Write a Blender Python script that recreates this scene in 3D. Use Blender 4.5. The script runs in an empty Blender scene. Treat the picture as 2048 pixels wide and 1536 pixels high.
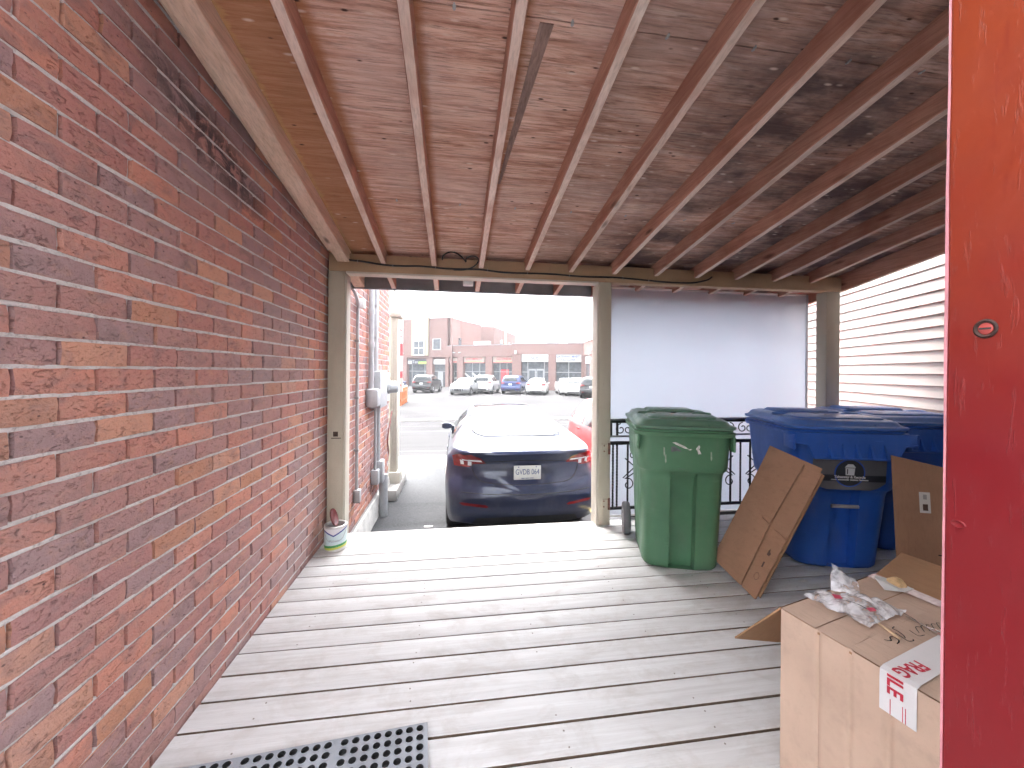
import bpy, bmesh, math, random
from mathutils import Vector, Matrix, noise
from mathutils.bvhtree import BVHTree

rnd = random.Random(7)
R = math.radians
scene = bpy.context.scene
COL = scene.collection

# ------------------------------------------------------------------ camera, sky, sun, exposure
CAM_H = 1.39
cam_data = bpy.data.cameras.new("camera")
cam_data.sensor_width = 36.0
cam_data.lens = 786.0 / 2048.0 * 36.0
cam_data.shift_y = -0.0122
cam_data.clip_start = 0.02
cam_data.clip_end = 2000.0
cam = bpy.data.objects.new("camera", cam_data)
COL.objects.link(cam)
cam.matrix_world = (Matrix.Translation((0, 0, CAM_H)) @ Matrix.Rotation(R(-8.25), 4, 'Z')
                    @ Matrix.Rotation(R(90), 4, 'X') @ Matrix.Rotation(R(0.45), 4, 'Z'))
scene.camera = cam

SUN_ELEV, SUN_AZ = R(72), R(-28)        # azimuth measured from +Y towards +X
world = bpy.data.worlds.new("World")
scene.world = world
world.use_nodes = True
wn = world.node_tree
bg = wn.nodes["Background"]
sky = wn.nodes.new("ShaderNodeTexSky")
sky.sky_type = 'NISHITA'
sky.sun_disc = False
sky.sun_elevation = SUN_ELEV
sky.sun_rotation = SUN_AZ
sky.air_density = 1.0
sky.dust_density = 6.0
sky.ozone_density = 1.0
hs = wn.nodes.new("ShaderNodeHueSaturation")     # a bright overcast veil: the sky is nearly colourless
hs.inputs["Saturation"].default_value = 0.22
wn.links.new(sky.outputs[0], hs.inputs["Color"])
wn.links.new(hs.outputs[0], bg.inputs["Color"])
bg.inputs["Strength"].default_value = 0.15

sun_data = bpy.data.lights.new("sun", 'SUN')
sun_data.energy = 0.5
sun_data.angle = R(25)
sun_data.color = (1.0, 0.96, 0.9)
sun = bpy.data.objects.new("sun", sun_data)
COL.objects.link(sun)
sd = Vector((math.sin(SUN_AZ) * math.cos(SUN_ELEV), math.cos(SUN_AZ) * math.cos(SUN_ELEV), math.sin(SUN_ELEV)))
sun.rotation_euler = (-sd).to_track_quat('-Z', 'Y').to_euler()
sun.location = (0, 0, 30)

vs = scene.view_settings
vs.view_transform = 'Standard'
vs.look = 'None'
vs.gamma = 1.0
vs.use_curve_mapping = False
vs.exposure = 3.55
scene.cycles.max_bounces = 6
scene.cycles.diffuse_bounces = 4
scene.cycles.glossy_bounces = 4
scene.cycles.transparent_max_bounces = 12
scene.cycles.use_adaptive_sampling = True
scene.cycles.adaptive_threshold = 0.04
scene.cycles.adaptive_min_samples = 16
scene.cycles.caustics_reflective = False
scene.cycles.caustics_refractive = False

# ------------------------------------------------------------------ node helpers
def sock(x):
    return x

class NT:
    def __init__(self, name, rough=0.6, metal=0.0, spec=0.5):
        self.m = bpy.data.materials.new(name)
        self.m.use_nodes = True
        self.t = self.m.node_tree
        self.b = self.t.nodes["Principled BSDF"]
        self.b.inputs["Roughness"].default_value = rough
        self.b.inputs["Metallic"].default_value = metal
        self.b.inputs["Specular IOR Level"].default_value = spec
    def n(self, typ, **kw):
        nd = self.t.nodes.new(typ)
        for k, v in kw.items():
            setattr(nd, k, v)
        return nd
    def put(self, s, v):
        if isinstance(v, bpy.types.NodeSocket):
            self.t.links.new(v, s)
        else:
            if hasattr(s.default_value, '__len__') and not hasattr(v, '__len__'):
                v = (v, v, v, 1)[:len(s.default_value)]
            if hasattr(s.default_value, '__len__') and len(s.default_value) == 4 and len(v) == 3:
                v = (*v, 1)
            s.default_value = v
    def coord(self, which="Object"):
        if which == "Position":
            return self.n("ShaderNodeNewGeometry").outputs["Position"]
        return self.n("ShaderNodeTexCoord").outputs[which]
    def map(self, vec, scale=(1, 1, 1), loc=(0, 0, 0), rot=(0, 0, 0)):
        mp = self.n("ShaderNodeMapping")
        self.put(mp.inputs["Vector"], vec)
        mp.inputs["Scale"].default_value = scale
        if isinstance(loc, bpy.types.NodeSocket):
            self.t.links.new(loc, mp.inputs["Location"])
        else:
            mp.inputs["Location"].default_value = loc
        mp.inputs["Rotation"].default_value = rot
        return mp.outputs[0]
    def noise(self, vec, scale=5, detail=4, rough=0.55, dist=0.0):
        nd = self.n("ShaderNodeTexNoise")
        self.put(nd.inputs["Vector"], vec)
        nd.inputs["Scale"].default_value = scale
        nd.inputs["Detail"].default_value = detail
        nd.inputs["Roughness"].default_value = rough
        nd.inputs["Distortion"].default_value = dist
        return nd.outputs[0]
    def voro(self, vec, scale=5, feature='F1', rnd_=1.0):
        nd = self.n("ShaderNodeTexVoronoi", feature=feature)
        self.put(nd.inputs["Vector"], vec)
        nd.inputs["Scale"].default_value = scale
        nd.inputs["Randomness"].default_value = rnd_
        return nd.outputs["Distance"]
    def wave(self, vec, scale=5, dist=2, detail=2, dscale=1, bands='Y'):
        nd = self.n("ShaderNodeTexWave", bands_direction=bands)
        self.put(nd.inputs["Vector"], vec)
        nd.inputs["Scale"].default_value = scale
        nd.inputs["Distortion"].default_value = dist
        nd.inputs["Detail"].default_value = detail
        nd.inputs["Detail Scale"].default_value = dscale
        return nd.outputs["Fac"]
    def ramp(self, fac, stops, interp='LINEAR'):
        nd = self.n("ShaderNodeValToRGB")
        nd.color_ramp.interpolation = interp
        el = nd.color_ramp.elements
        while len(el) < len(stops):
            el.new(0.5)
        for e, (p, c) in zip(el, stops):
            e.position = p
            e.color = (c, c, c, 1) if not hasattr(c, '__len__') else (*c, 1)
        self.put(nd.inputs[0], fac)
        return nd.outputs[0]
    def mix(self, fac, a, b, mode='MIX'):
        nd = self.n("ShaderNodeMix", data_type='RGBA', blend_type=mode)
        self.put(nd.inputs[0], fac)
        self.put(nd.inputs[6], a)
        self.put(nd.inputs[7], b)
        return nd.outputs[2]
    def math(self, op, a, b=0.0, c=0.0):
        nd = self.n("ShaderNodeMath", operation=op)
        self.put(nd.inputs[0], a)
        self.put(nd.inputs[1], b)
        if len(nd.inputs) > 2:
            self.put(nd.inputs[2], c)
        return nd.outputs[0]
    def sep(self, vec):
        nd = self.n("ShaderNodeSeparateXYZ")
        self.put(nd.inputs[0], vec)
        return nd.outputs
    def obj_random(self):
        return self.n("ShaderNodeObjectInfo").outputs["Random"]
    def island(self):
        return self.n("ShaderNodeNewGeometry").outputs["Random Per Island"]
    def color(self, v):
        self.put(self.b.inputs["Base Color"], v)
    def rough(self, v):
        self.put(self.b.inputs["Roughness"], v)
    def bump(self, h, strength=0.3, dist=0.01):
        nd = self.n("ShaderNodeBump")
        nd.inputs["Strength"].default_value = strength
        nd.inputs["Distance"].default_value = dist
        self.put(nd.inputs["Height"], h)
        self.t.links.new(nd.outputs[0], self.b.inputs["Normal"])
    def coat(self, w=1.0, r=0.05):
        self.b.inputs["Coat Weight"].default_value = w
        self.b.inputs["Coat Roughness"].default_value = r

MATS = {}
def plain(name, c, rough=0.6, metal=0.0, var=0.12, scale=8.0, bump=0.15, spec=0.5, bscale=60.0):
    """a simple painted/plain surface with a little uneven tone, gloss and relief"""
    if name in MATS:
        return MATS[name]
    t = NT(name, rough, metal, spec)
    co = t.coord("Object")
    nz = t.noise(co, scale, 5, 0.6)
    lo = tuple(x * (1 - var) for x in c)
    hi = tuple(min(1, x * (1 + var)) for x in c)
    t.color(t.ramp(nz, [(0.3, lo), (0.7, hi)]))
    t.rough(t.math('ADD', t.math('MULTIPLY', t.noise(co, scale * 2.3, 3), 0.16), max(0.02, rough - 0.08)))
    if bump:
        t.bump(t.noise(co, bscale, 3, 0.6), bump, 0.002)
    MATS[name] = t.m
    return t.m

# ------------------------------------------------------------------ mesh helpers
class MB:
    def __init__(self):
        self.v, self.f, self.mi = [], [], []
        self.cur = 0
    def add(self, verts, faces, M=None):
        o = len(self.v)
        for p in verts:
            p = Vector(p)
            self.v.append(tuple(M @ p) if M else tuple(p))
        for fc in faces:
            self.f.append(tuple(o + i for i in fc))
            self.mi.append(self.cur)
        return self
    def box(self, x0, x1, y0, y1, z0, z1, M=None, b=0.0):
        if b <= 0:
            vs_ = [(x, y, z) for z in (z0, z1) for y in (y0, y1) for x in (x0, x1)]
            return self.add(vs_, [(0, 2, 3, 1), (4, 5, 7, 6), (0, 1, 5, 4), (2, 6, 7, 3), (0, 4, 6, 2), (1, 3, 7, 5)], M)
        bm = bmesh.new()
        bmesh.ops.create_cube(bm, size=1.0)
        for v in bm.verts:
            v.co = Vector(((x0 + x1) / 2 + v.co.x * (x1 - x0), (y0 + y1) / 2 + v.co.y * (y1 - y0), (z0 + z1) / 2 + v.co.z * (z1 - z0)))
        bmesh.ops.bevel(bm, geom=bm.edges[:], offset=b, segments=2, profile=0.5, affect='EDGES')
        self.bm(bm, M)
        return self
    def bm(self, bm, M=None):
        bm.verts.index_update()
        self.add([v.co for v in bm.verts], [[v.index for v in f.verts] for f in bm.faces], M)
        bm.free()
        return self
    def cyl(self, p, q, r0, r1=None, n=14, cap=True):
        return self.tube([p, q], [r0, r0 if r1 is None else r1], n, cap)
    def tube(self, pts, r, n=8, cap=True, closed=False):
        pts = [Vector(p) for p in pts]
        k = len(pts)
        rs = r if hasattr(r, '__len__') else [r] * k
        rings = []
        up = None
        for i, p in enumerate(pts):
            a = pts[i - 1] if (i > 0 or closed) else p
            b = pts[(i + 1) % k] if (i < k - 1 or closed) else p
            d = (b - a)
            d = d.normalized() if d.length > 1e-9 else Vector((0, 0, 1))
            if up is None:
                up = Vector((0, 0, 1)) if abs(d.z) < 0.9 else Vector((1, 0, 0))
            e1 = (up - d * up.dot(d))
            if e1.length < 1e-6:
                e1 = d.orthogonal()
            e1.normalize()
            e2 = d.cross(e1)
            up = e1
            rings.append([tuple(p + (e1 * math.cos(t) + e2 * math.sin(t)) * rs[i]) for t in [2 * math.pi * j / n for j in range(n)]])
        vs_ = [q for rg in rings for q in rg]
        fs = []
        for i in range(k if closed else k - 1):
            i2 = (i + 1) % k
            for j in range(n):
                j2 = (j + 1) % n
                fs.append((i * n + j, i * n + j2, i2 * n + j2, i2 * n + j))
        if cap and not closed:
            fs.append(tuple(range(n - 1, -1, -1)))
            fs.append(tuple((k - 1) * n + j for j in range(n)))
        return self.add(vs_, fs)
    def lathe(self, prof, n=24, M=None, close=False):
        """prof: list of (r, z) around the local Z axis"""
        k = len(prof)
        vs_ = [(r * math.cos(2 * math.pi * j / n), r * math.sin(2 * math.pi * j / n), z) for r, z in prof for j in range(n)]
        fs = []
        for i in range(k if close else k - 1):
            i2 = (i + 1) % k
            for j in range(n):
                j2 = (j + 1) % n
                fs.append((i * n + j, i * n + j2, i2 * n + j2, i2 * n + j))
        return self.add(vs_, fs, M)
    def prism(self, poly, h, M=None, z0=0.0):
        n = len(poly)
        vs_ = [(x, y, z0) for x, y in poly] + [(x, y, z0 + h) for x, y in poly]
        fs = [tuple(range(n - 1, -1, -1)), tuple(range(n, 2 * n))]
        for i in range(n):
            j = (i + 1) % n
            fs.append((i, j, n + j, n + i))
        return self.add(vs_, fs, M)
    def loft(self, rings, cap0=True, cap1=True, closed=True):
        n = len(rings[0])
        vs_ = [p for r_ in rings for p in r_]
        fs = []
        for i in range(len(rings) - 1):
            for j in range(n if closed else n - 1):
                j2 = (j + 1) % n
                fs.append((i * n + j, i * n + j2, (i + 1) * n + j2, (i + 1) * n + j))
        if cap0:
            fs.append(tuple(range(n - 1, -1, -1)))
        if cap1:
            fs.append(tuple((len(rings) - 1) * n + j for j in range(n)))
        return self.add(vs_, fs)
    def mesh(self, name, mats, smooth=None):
        me = bpy.data.meshes.new(name)
        me.from_pydata(self.v, [], self.f)
        for m in (mats if isinstance(mats, (list, tuple)) else [mats]):
            me.materials.append(m)
        if any(self.mi):
            me.polygons.foreach_set("material_index", self.mi)
        if smooth is not None:
            me.polygons.foreach_set("use_smooth", [True] * len(me.polygons))
            me.set_sharp_from_angle(angle=R(smooth))
        me.update()
        return me
    def build(self, name, mats, parent=None, smooth=None, world=False):
        me = self.mesh(name, mats, smooth)
        if world and parent is not None:
            me.transform(WORLDM[parent.name].inverted())
        return link(name, me, parent)

WORLDM = {}
def link(name, me, parent=None, M=None):
    o = bpy.data.objects.new(name, me)
    COL.objects.link(o)
    if parent is not None:
        o.parent = parent
        WORLDM[o.name] = WORLDM[parent.name] @ (M or Matrix())
    else:
        WORLDM[o.name] = (M or Matrix()).copy()
    if M is not None:
        o.matrix_basis = M
    return o

def tag(o, label=None, cat=None, group=None, kind=None):
    if label: o["label"] = label
    if cat: o["category"] = cat
    if group: o["group"] = group
    if kind: o["kind"] = kind
    return o

def thing(name, label, cat, loc=(0, 0, 0), rz=0.0, group=None, kind=None):
    o = link(name, None, None, Matrix.Translation(loc) @ Matrix.Rotation(rz, 4, 'Z'))
    o.empty_display_size = 0.1
    return tag(o, label, cat, group, kind)

def copy_tree(o, parent=None, M=None):
    c = o.copy()
    COL.objects.link(c)
    c.parent = parent
    if M is not None:
        c.matrix_basis = M
    WORLDM[c.name] = (WORLDM[parent.name] if parent else Matrix()) @ c.matrix_basis
    for ch in [x for x in o.children]:
        copy_tree(ch, c)
    return c

def text_mesh(body, size, mat, extrude=0.0005, align='CENTER', width=1.0, bold=0.0, shear=0.0):
    cu = bpy.data.curves.new("lettering", 'FONT')
    cu.body = body
    cu.size = size
    cu.extrude = extrude
    cu.align_x = align
    cu.align_y = 'CENTER'
    cu.offset = bold
    cu.shear = shear
    cu.resolution_u = 3
    ob = bpy.data.objects.new("lettering", cu)
    COL.objects.link(ob)
    bpy.context.view_layer.update()
    me = bpy.data.meshes.new_from_object(ob.evaluated_get(bpy.context.evaluated_depsgraph_get()))
    bpy.data.objects.remove(ob)
    bpy.data.curves.remove(cu)
    me.transform(Matrix.Diagonal((width, 1, 1, 1)))
    me.materials.clear()
    me.materials.append(mat)
    me.name = "lettering"
    return me

def frame(o, ex, ey):
    """matrix whose local x, y run along ex, ey"""
    ex = Vector(ex).normalized()
    ey = Vector(ey)
    ey = (ey - ex * ey.dot(ex)).normalized()
    ez = ex.cross(ey)
    return Matrix(((ex.x, ey.x, ez.x, o[0]), (ex.y, ey.y, ez.y, o[1]), (ex.z, ey.z, ez.z, o[2]), (0, 0, 0, 1)))

def spline(pts, k=8, closed=False):
    pts = [Vector(p) for p in pts]
    n = len(pts)
    out = []
    for i in range(n if closed else n - 1):
        p0 = pts[i - 1] if (i > 0 or closed) else pts[0] * 2 - pts[1]
        p1 = pts[i]
        p2 = pts[(i + 1) % n]
        p3 = pts[(i + 2) % n] if (i + 2 < n or closed) else pts[-1] * 2 - pts[-2]
        for j in range(k):
            t = j / k
            out.append(0.5 * ((2 * p1) + (p2 - p0) * t + (2 * p0 - 5 * p1 + 4 * p2 - p3) * t * t + (3 * p1 - p0 - 3 * p2 + p3) * t ** 3))
    if not closed:
        out.append(pts[-1])
    return out

def sm(a, b, x):
    t = max(0.0, min(1.0, (x - a) / (b - a)))
    return t * t * (3 - 2 * t)

def curve1(pts):
    """smooth 1-D interpolation through (x, y) pairs, clamped at the ends (monotone cubic)"""
    xs = [p[0] for p in pts]
    ys = [p[1] for p in pts]
    n = len(xs)
    d = [(ys[i + 1] - ys[i]) / (xs[i + 1] - xs[i]) for i in range(n - 1)]
    m = [d[0]] + [0 if d[i - 1] * d[i] <= 0 else 2 * d[i - 1] * d[i] / (d[i - 1] + d[i]) for i in range(1, n - 1)] + [d[-1]]
    def g(x):
        if x <= xs[0]: return ys[0]
        if x >= xs[-1]: return ys[-1]
        i = 0
        while x > xs[i + 1]: i += 1
        h = xs[i + 1] - xs[i]
        t = (x - xs[i]) / h
        return ((2 * t ** 3 - 3 * t * t + 1) * ys[i] + (t ** 3 - 2 * t * t + t) * h * m[i]
                + (-2 * t ** 3 + 3 * t * t) * ys[i + 1] + (t ** 3 - t * t) * h * m[i + 1])
    return g

# ------------------------------------------------------------------ materials of the place
def mat_brick():
    t = NT("brick_clay", 0.88, spec=0.25)
    pos = t.coord("Position")
    rn = t.math('FRACT', t.math('ADD', t.math('MULTIPLY', t.obj_random(), 7.13), t.math('MULTIPLY', t.island(), 3.7)))
    base = t.ramp(rn, [(0.0, (0.652, 0.271, 0.190)), (0.14, (0.510, 0.221, 0.185)), (0.28, (0.432, 0.238, 0.225)),
                       (0.42, (0.660, 0.328, 0.217)), (0.50, (0.476, 0.238, 0.209)), (0.66, (0.572, 0.242, 0.185)),
                       (0.78, (0.396, 0.246, 0.245)), (0.92, (0.56, 0.255, 0.150)), (0.95, (0.458, 0.204, 0.185))], 'CONSTANT')
    off_ = t.n("ShaderNodeCombineXYZ")
    for i_ in range(3): t.put(off_.inputs[i_], t.math('MULTIPLY', rn, 31.0 + 7 * i_))
    ad_ = t.n("ShaderNodeVectorMath", operation='ADD')
    t.put(ad_.inputs[0], pos); t.put(ad_.inputs[1], off_.outputs[0])
    bpos = ad_.outputs[0]
    m1 = t.noise(t.map(bpos, (1, 9, 16)), 1.0, 5, 0.62, 0.6)
    base = t.mix(t.ramp(m1, [(0.50, 0.0), (0.74, 0.75)]), base, (0.22, 0.14, 0.14))
    m2 = t.noise(t.map(bpos, (1, 14, 26), loc=(4, 2, 9)), 1.0, 5, 0.7)
    base = t.mix(t.ramp(m2, [(0.52, 0.0), (0.74, 0.65)]), base, (0.60, 0.31, 0.20))
    # grey bloom over the middle of the wall, white lime runs, black soot near the eaves
    sp = t.sep(pos)
    bl = t.noise(t.map(pos, (1, 1.1, 0.9), loc=(0, 3, 1)), 1.3, 4, 0.6)
    base = t.mix(t.ramp(bl, [(0.42, 0.0), (0.72, 0.5)]), base, (0.33, 0.27, 0.275))
    fine = t.noise(t.map(pos, (30, 60, 75)), 1.0, 6, 0.75)
    base = t.mix(t.ramp(fine, [(0.56, 0.0), (0.75, 0.35)]), base, (0.50, 0.42, 0.38))
    base = t.mix(t.ramp(fine, [(0.27, 0.85), (0.40, 0.0)]), base, (0.09, 0.055, 0.05))
    pit = t.voro(t.map(pos, (1, 19, 31)), 1.0)
    base = t.mix(t.ramp(pit, [(0.05, 0.85), (0.10, 0.0)]), base, (0.05, 0.03, 0.028))
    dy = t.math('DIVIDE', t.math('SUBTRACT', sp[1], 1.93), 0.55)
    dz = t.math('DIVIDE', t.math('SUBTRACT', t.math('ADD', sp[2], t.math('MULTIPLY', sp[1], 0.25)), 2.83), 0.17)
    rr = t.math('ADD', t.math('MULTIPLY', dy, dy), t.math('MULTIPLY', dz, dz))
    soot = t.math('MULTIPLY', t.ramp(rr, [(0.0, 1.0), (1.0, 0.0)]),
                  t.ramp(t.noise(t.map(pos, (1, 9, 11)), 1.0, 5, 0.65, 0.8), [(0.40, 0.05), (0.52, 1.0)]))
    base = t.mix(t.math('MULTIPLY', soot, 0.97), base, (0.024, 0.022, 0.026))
    base = t.mix(0.15, base, (0.42, 0.30, 0.29))
    lime = t.math('MULTIPLY', t.ramp(t.noise(t.map(pos, (1, 30, 3.5), loc=(0, 1, 5)), 1.0, 5, 0.7, 0.5), [(0.66, 0.0), (0.75, 1.0)]),
                  t.ramp(t.noise(t.map(pos, (1, 2, 2), loc=(0, 7, 2)), 1.2, 2), [(0.5, 0.0), (0.66, 0.8)]))
    base = t.mix(lime, base, (0.62, 0.56, 0.54))
    t.color(base)
    # wire-cut creases and pits
    crease = t.noise(t.map(bpos, (1, 22, 48), rot=(0.35, 0, 0)), 1.0, 5, 0.62, 2.2)
    h = t.math('ADD', t.math('MULTIPLY', t.ramp(crease, [(0.30, 0.0), (0.42, 1.0)]), 0.8), t.math('MULTIPLY', t.noise(pos, 130, 4, 0.7), 0.6))
    t.bump(h, 1.0, 0.010)
    return t.m

def mat_mortar():
    t = NT("mortar", 0.95, spec=0.2)
    pos = t.coord("Position")
    n1 = t.noise(pos, 9, 5, 0.65)
    n2 = t.noise(pos, 70, 4, 0.7)
    c = t.ramp(n1, [(0.3, (0.52, 0.49, 0.48)), (0.7, (0.68, 0.655, 0.65))])
    c = t.mix(t.ramp(n2, [(0.3, 0.6), (0.48, 0.0)]), c, (0.17, 0.145, 0.14))
    t.color(c)
    t.bump(t.math('ADD', n2, t.math('MULTIPLY', n1, 0.5)), 0.8, 0.006)
    return t.m

def mat_wood(name, c_lo, c_hi, axis='Y', stain=None, knots=True, rough=0.75, rnd_shift=True, tint=0.12):
    """sawn timber: grain drawn out along one axis, knots, nail stains"""
    t = NT(name, rough, spec=0.3)
    co = t.coord("Object")
    if rnd_shift:
        off = t.n("ShaderNodeCombineXYZ")
        rv = t.math('MULTIPLY', t.obj_random(), 37.0)
        for i in range(3):
            t.put(off.inputs[i], rv)
        add = t.n("ShaderNodeVectorMath", operation='ADD')
        t.put(add.inputs[0], co)
        t.put(add.inputs[1], off.outputs[0])
        co = add.outputs[0]
    s = {'X': (0.9, 16, 16), 'Y': (16, 0.9, 16), 'Z': (16, 16, 0.9)}[axis]
    sk = {'X': (1.6, 6, 6), 'Y': (6, 1.6, 6), 'Z': (6, 6, 1.6)}[axis]
    g = t.noise(t.map(co, s), 2.2, 6, 0.62, 0.8)
    g2 = t.noise(t.map(co, tuple(k * 5 for k in s)), 1.6, 4, 0.6)
    c = t.ramp(g, [(0.25, c_lo), (0.75, c_hi)])
    c = t.mix(t.ramp(g2, [(0.35, 0.35), (0.55, 0.0)]), c, tuple(x * 0.55 for x in c_lo))
    hv = t.n("ShaderNodeHueSaturation")
    t.put(hv.inputs["Value"], t.math('ADD', t.math('MULTIPLY', t.obj_random(), 2 * tint), 1 - tint))
    t.put(hv.inputs["Color"], c)
    c = hv.outputs[0]
    if knots:
        v = t.voro(t.map(co, sk), 1.0)
        c = t.mix(t.ramp(v, [(0.05, 0.9), (0.13, 0.0)]), c, tuple(x * 0.28 for x in c_lo))
    if stain:
        st = t.noise(t.map(co, (1.5, 1.5, 1.5)), 1.6, 4, 0.6)
        c = t.mix(t.ramp(st, [(0.48, 0.0), (0.7, 0.75)]), c, stain)
    t.color(c)
    t.bump(t.math('ADD', g2, t.math('MULTIPLY', g, 0.6)), 0.35, 0.002)
    return t.m

def mat_plywood():
    """weathered softwood sheathing: grain across the porch, knots with tear-outs, grey and rust-brown patches"""
    t = NT("plywood_sheathing", 0.85, spec=0.2)
    pos = t.coord("Position")
    sp = t.sep(pos)
    g = t.noise(t.map(pos, (2.2, 26, 10)), 1.0, 7, 0.68, 0.9)
    g2 = t.noise(t.map(pos, (7, 120, 40)), 1.0, 5, 0.7, 0.3)
    c = t.ramp(g, [(0.30, (0.31, 0.135, 0.088)), (0.47, (0.60, 0.355, 0.27)), (0.66, (0.80, 0.575, 0.485))])
    c = t.mix(t.ramp(g2, [(0.34, 0.75), (0.5, 0.0)]), c, (0.16, 0.085, 0.062))
    # sun-greyed centre, warm unweathered strip by the brick wall with a ragged edge
    grey = t.noise(t.map(pos, (1.3, 1.6, 1)), 1.1, 4, 0.6)
    c = t.mix(t.ramp(grey, [(0.46, 0.0), (0.70, 0.5)]), c, (0.64, 0.49, 0.44))
    rag = t.math('ADD', sp[0], t.math('MULTIPLY', t.noise(t.map(pos, (3, 30, 1)), 1.0, 5, 0.7), 0.42))
    warm = t.ramp(t.math('ADD', rag, 0.5), [(0.06, 1.0), (0.20, 0.0)])
    c = t.mix(t.math('MULTIPLY', warm, 0.8), c, t.mix(g, (0.30, 0.115, 0.042), (0.50, 0.235, 0.11)))
    rag2 = t.math('ADD', sp[0], t.math('MULTIPLY', t.noise(t.map(pos, (4, 42, 1), loc=(3, 1, 0)), 1.0, 5, 0.7), 0.10))
    edge = t.ramp(t.math('ADD', rag2, 1.0), [(0.190, 1.0), (0.205, 0.0)])
    c = t.mix(t.math('MULTIPLY', edge, 0.8), c, (0.52, 0.30, 0.14))
    # rust-brown fringes beside the rafters
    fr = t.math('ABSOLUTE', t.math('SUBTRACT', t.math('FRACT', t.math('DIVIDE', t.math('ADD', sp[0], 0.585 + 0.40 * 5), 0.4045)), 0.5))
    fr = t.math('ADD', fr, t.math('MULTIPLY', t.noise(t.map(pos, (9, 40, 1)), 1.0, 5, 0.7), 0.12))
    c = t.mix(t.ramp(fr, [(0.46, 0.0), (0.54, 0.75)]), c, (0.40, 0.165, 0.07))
    # mottled darkening towards the outer side: shade painted into the ply
    damp = t.noise(t.map(pos, (1.2, 2.2, 1), loc=(8, 3, 0)), 1.2, 5, 0.65)
    outer_shade = t.math('MULTIPLY', t.ramp(damp, [(0.34, 0.0), (0.58, 0.9)]), t.ramp(t.math('MULTIPLY', sp[0], 0.25), [(0.10, 0.0), (0.38, 1.0)]))
    c = t.mix(outer_shade, c, (0.085, 0.058, 0.06))
    v = t.voro(t.map(pos, (3.0, 8.0, 1.0)), 2.0)
    c = t.mix(t.ramp(v, [(0.05, 0.95), (0.10, 0.0)]), c, (0.06, 0.03, 0.022))
    v2 = t.voro(t.map(pos, (5.0, 16.0, 1.0), loc=(2, 5, 0)), 1.1)
    c = t.mix(t.ramp(v2, [(0.05, 0.85), (0.14, 0.0)]), c, (0.74, 0.60, 0.52))
    t.color(c)
    t.bump(t.math('ADD', g2, g), 0.5, 0.004)
    return t.m

def mat_deck():
    t = NT("worn_deck_paint", 0.55, spec=0.35)
    co = t.coord("Object")
    off = t.n("ShaderNodeCombineXYZ")
    rv = t.math('MULTIPLY', t.obj_random(), 53.0)
    for i in range(3):
        t.put(off.inputs[i], rv)
    add = t.n("ShaderNodeVectorMath", operation='ADD')
    t.put(add.inputs[0], co)
    t.put(add.inputs[1], off.outputs[0])
    co = add.outputs[0]
    g = t.noise(t.map(co, (0.9, 22, 22)), 1.6, 6, 0.65, 0.7)
    c = t.ramp(g, [(0.25, (0.49, 0.48, 0.475)), (0.6, (0.61, 0.61, 0.61)), (0.8, (0.67, 0.675, 0.68))])
    fibre = t.noise(t.map(co, (4, 150, 60)), 1.0, 4, 0.7)
    c = t.mix(t.ramp(fibre, [(0.28, 0.45), (0.42, 0.0)]), c, (0.36, 0.33, 0.31))
    dirt = t.noise(t.map(co, (2, 3, 3)), 2.4, 6, 0.7, 0.5)
    c = t.mix(t.ramp(dirt, [(0.48, 0.0), (0.72, 0.6)]), c, (0.41, 0.375, 0.345))
    scuff = t.noise(t.map(co, (7, 40, 20), rot=(0, 0, 0.18)), 1.0, 4, 0.7, 1.5)
    c = t.mix(t.ramp(scuff, [(0.68, 0.0), (0.73, 0.6)]), c, (0.33, 0.30, 0.28))
    v = t.voro(t.map(co, (1.3, 7.0, 3.0)), 1.0)
    c = t.mix(t.ramp(v, [(0.03, 0.55), (0.07, 0.0)]), c, (0.30, 0.26, 0.23))
    t.color(c)
    t.rough(t.ramp(dirt, [(0.3, 0.42), (0.7, 0.72)]))
    t.bump(t.math('ADD', g, t.math('MULTIPLY', fibre, 0.6)), 0.35, 0.002)
    return t.m

def mat_asphalt(name, lo, hi, patch):
    t = NT(name, 0.95, spec=0.08)
    pos = t.coord("Position")
    a = t.noise(t.map(pos, (1, 0.55, 1)), 0.35, 6, 0.6)
    b = t.noise(pos, 42, 4, 0.8)
    s_ = t.noise(t.map(pos, (0.3, 3.2, 1), loc=(2, 0, 0)), 0.6, 6, 0.65, 0.4)
    c = t.ramp(a, [(0.3, lo), (0.7, hi)])
    c = t.mix(t.ramp(s_, [(0.5, 0.0), (0.68, 0.6)]), c, patch)
    c = t.mix(t.ramp(b, [(0.3, 0.5), (0.5, 0.0)]), c, tuple(x * 0.4 for x in lo))
    c = t.mix(t.ramp(b, [(0.58, 0.0), (0.75, 0.5)]), c, tuple(min(1, x * 1.8) for x in hi))
    t.color(c)
    t.bump(b, 0.5, 0.006)
    return t.m

def mat_cream(name, c, wear=(0.13, 0.09, 0.055)):
    t = NT(name, 0.6, spec=0.4)
    pos = t.coord("Position")
    a = t.noise(t.map(pos, (3, 3, 1.2)), 1.6, 5, 0.6)
    b = t.noise(t.map(pos, (26, 26, 9)), 1.0, 5, 0.75, 0.5)
    col = t.ramp(a, [(0.3, tuple(x * 0.82 for x in c)), (0.7, c)])
    col = t.mix(t.ramp(b, [(0.69, 0.0), (0.74, 0.85)]), col, wear)
    t.color(col)
    t.bump(t.noise(t.map(pos, (60, 60, 8)), 1.0, 4, 0.6), 0.3, 0.002)
    return t.m

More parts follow.
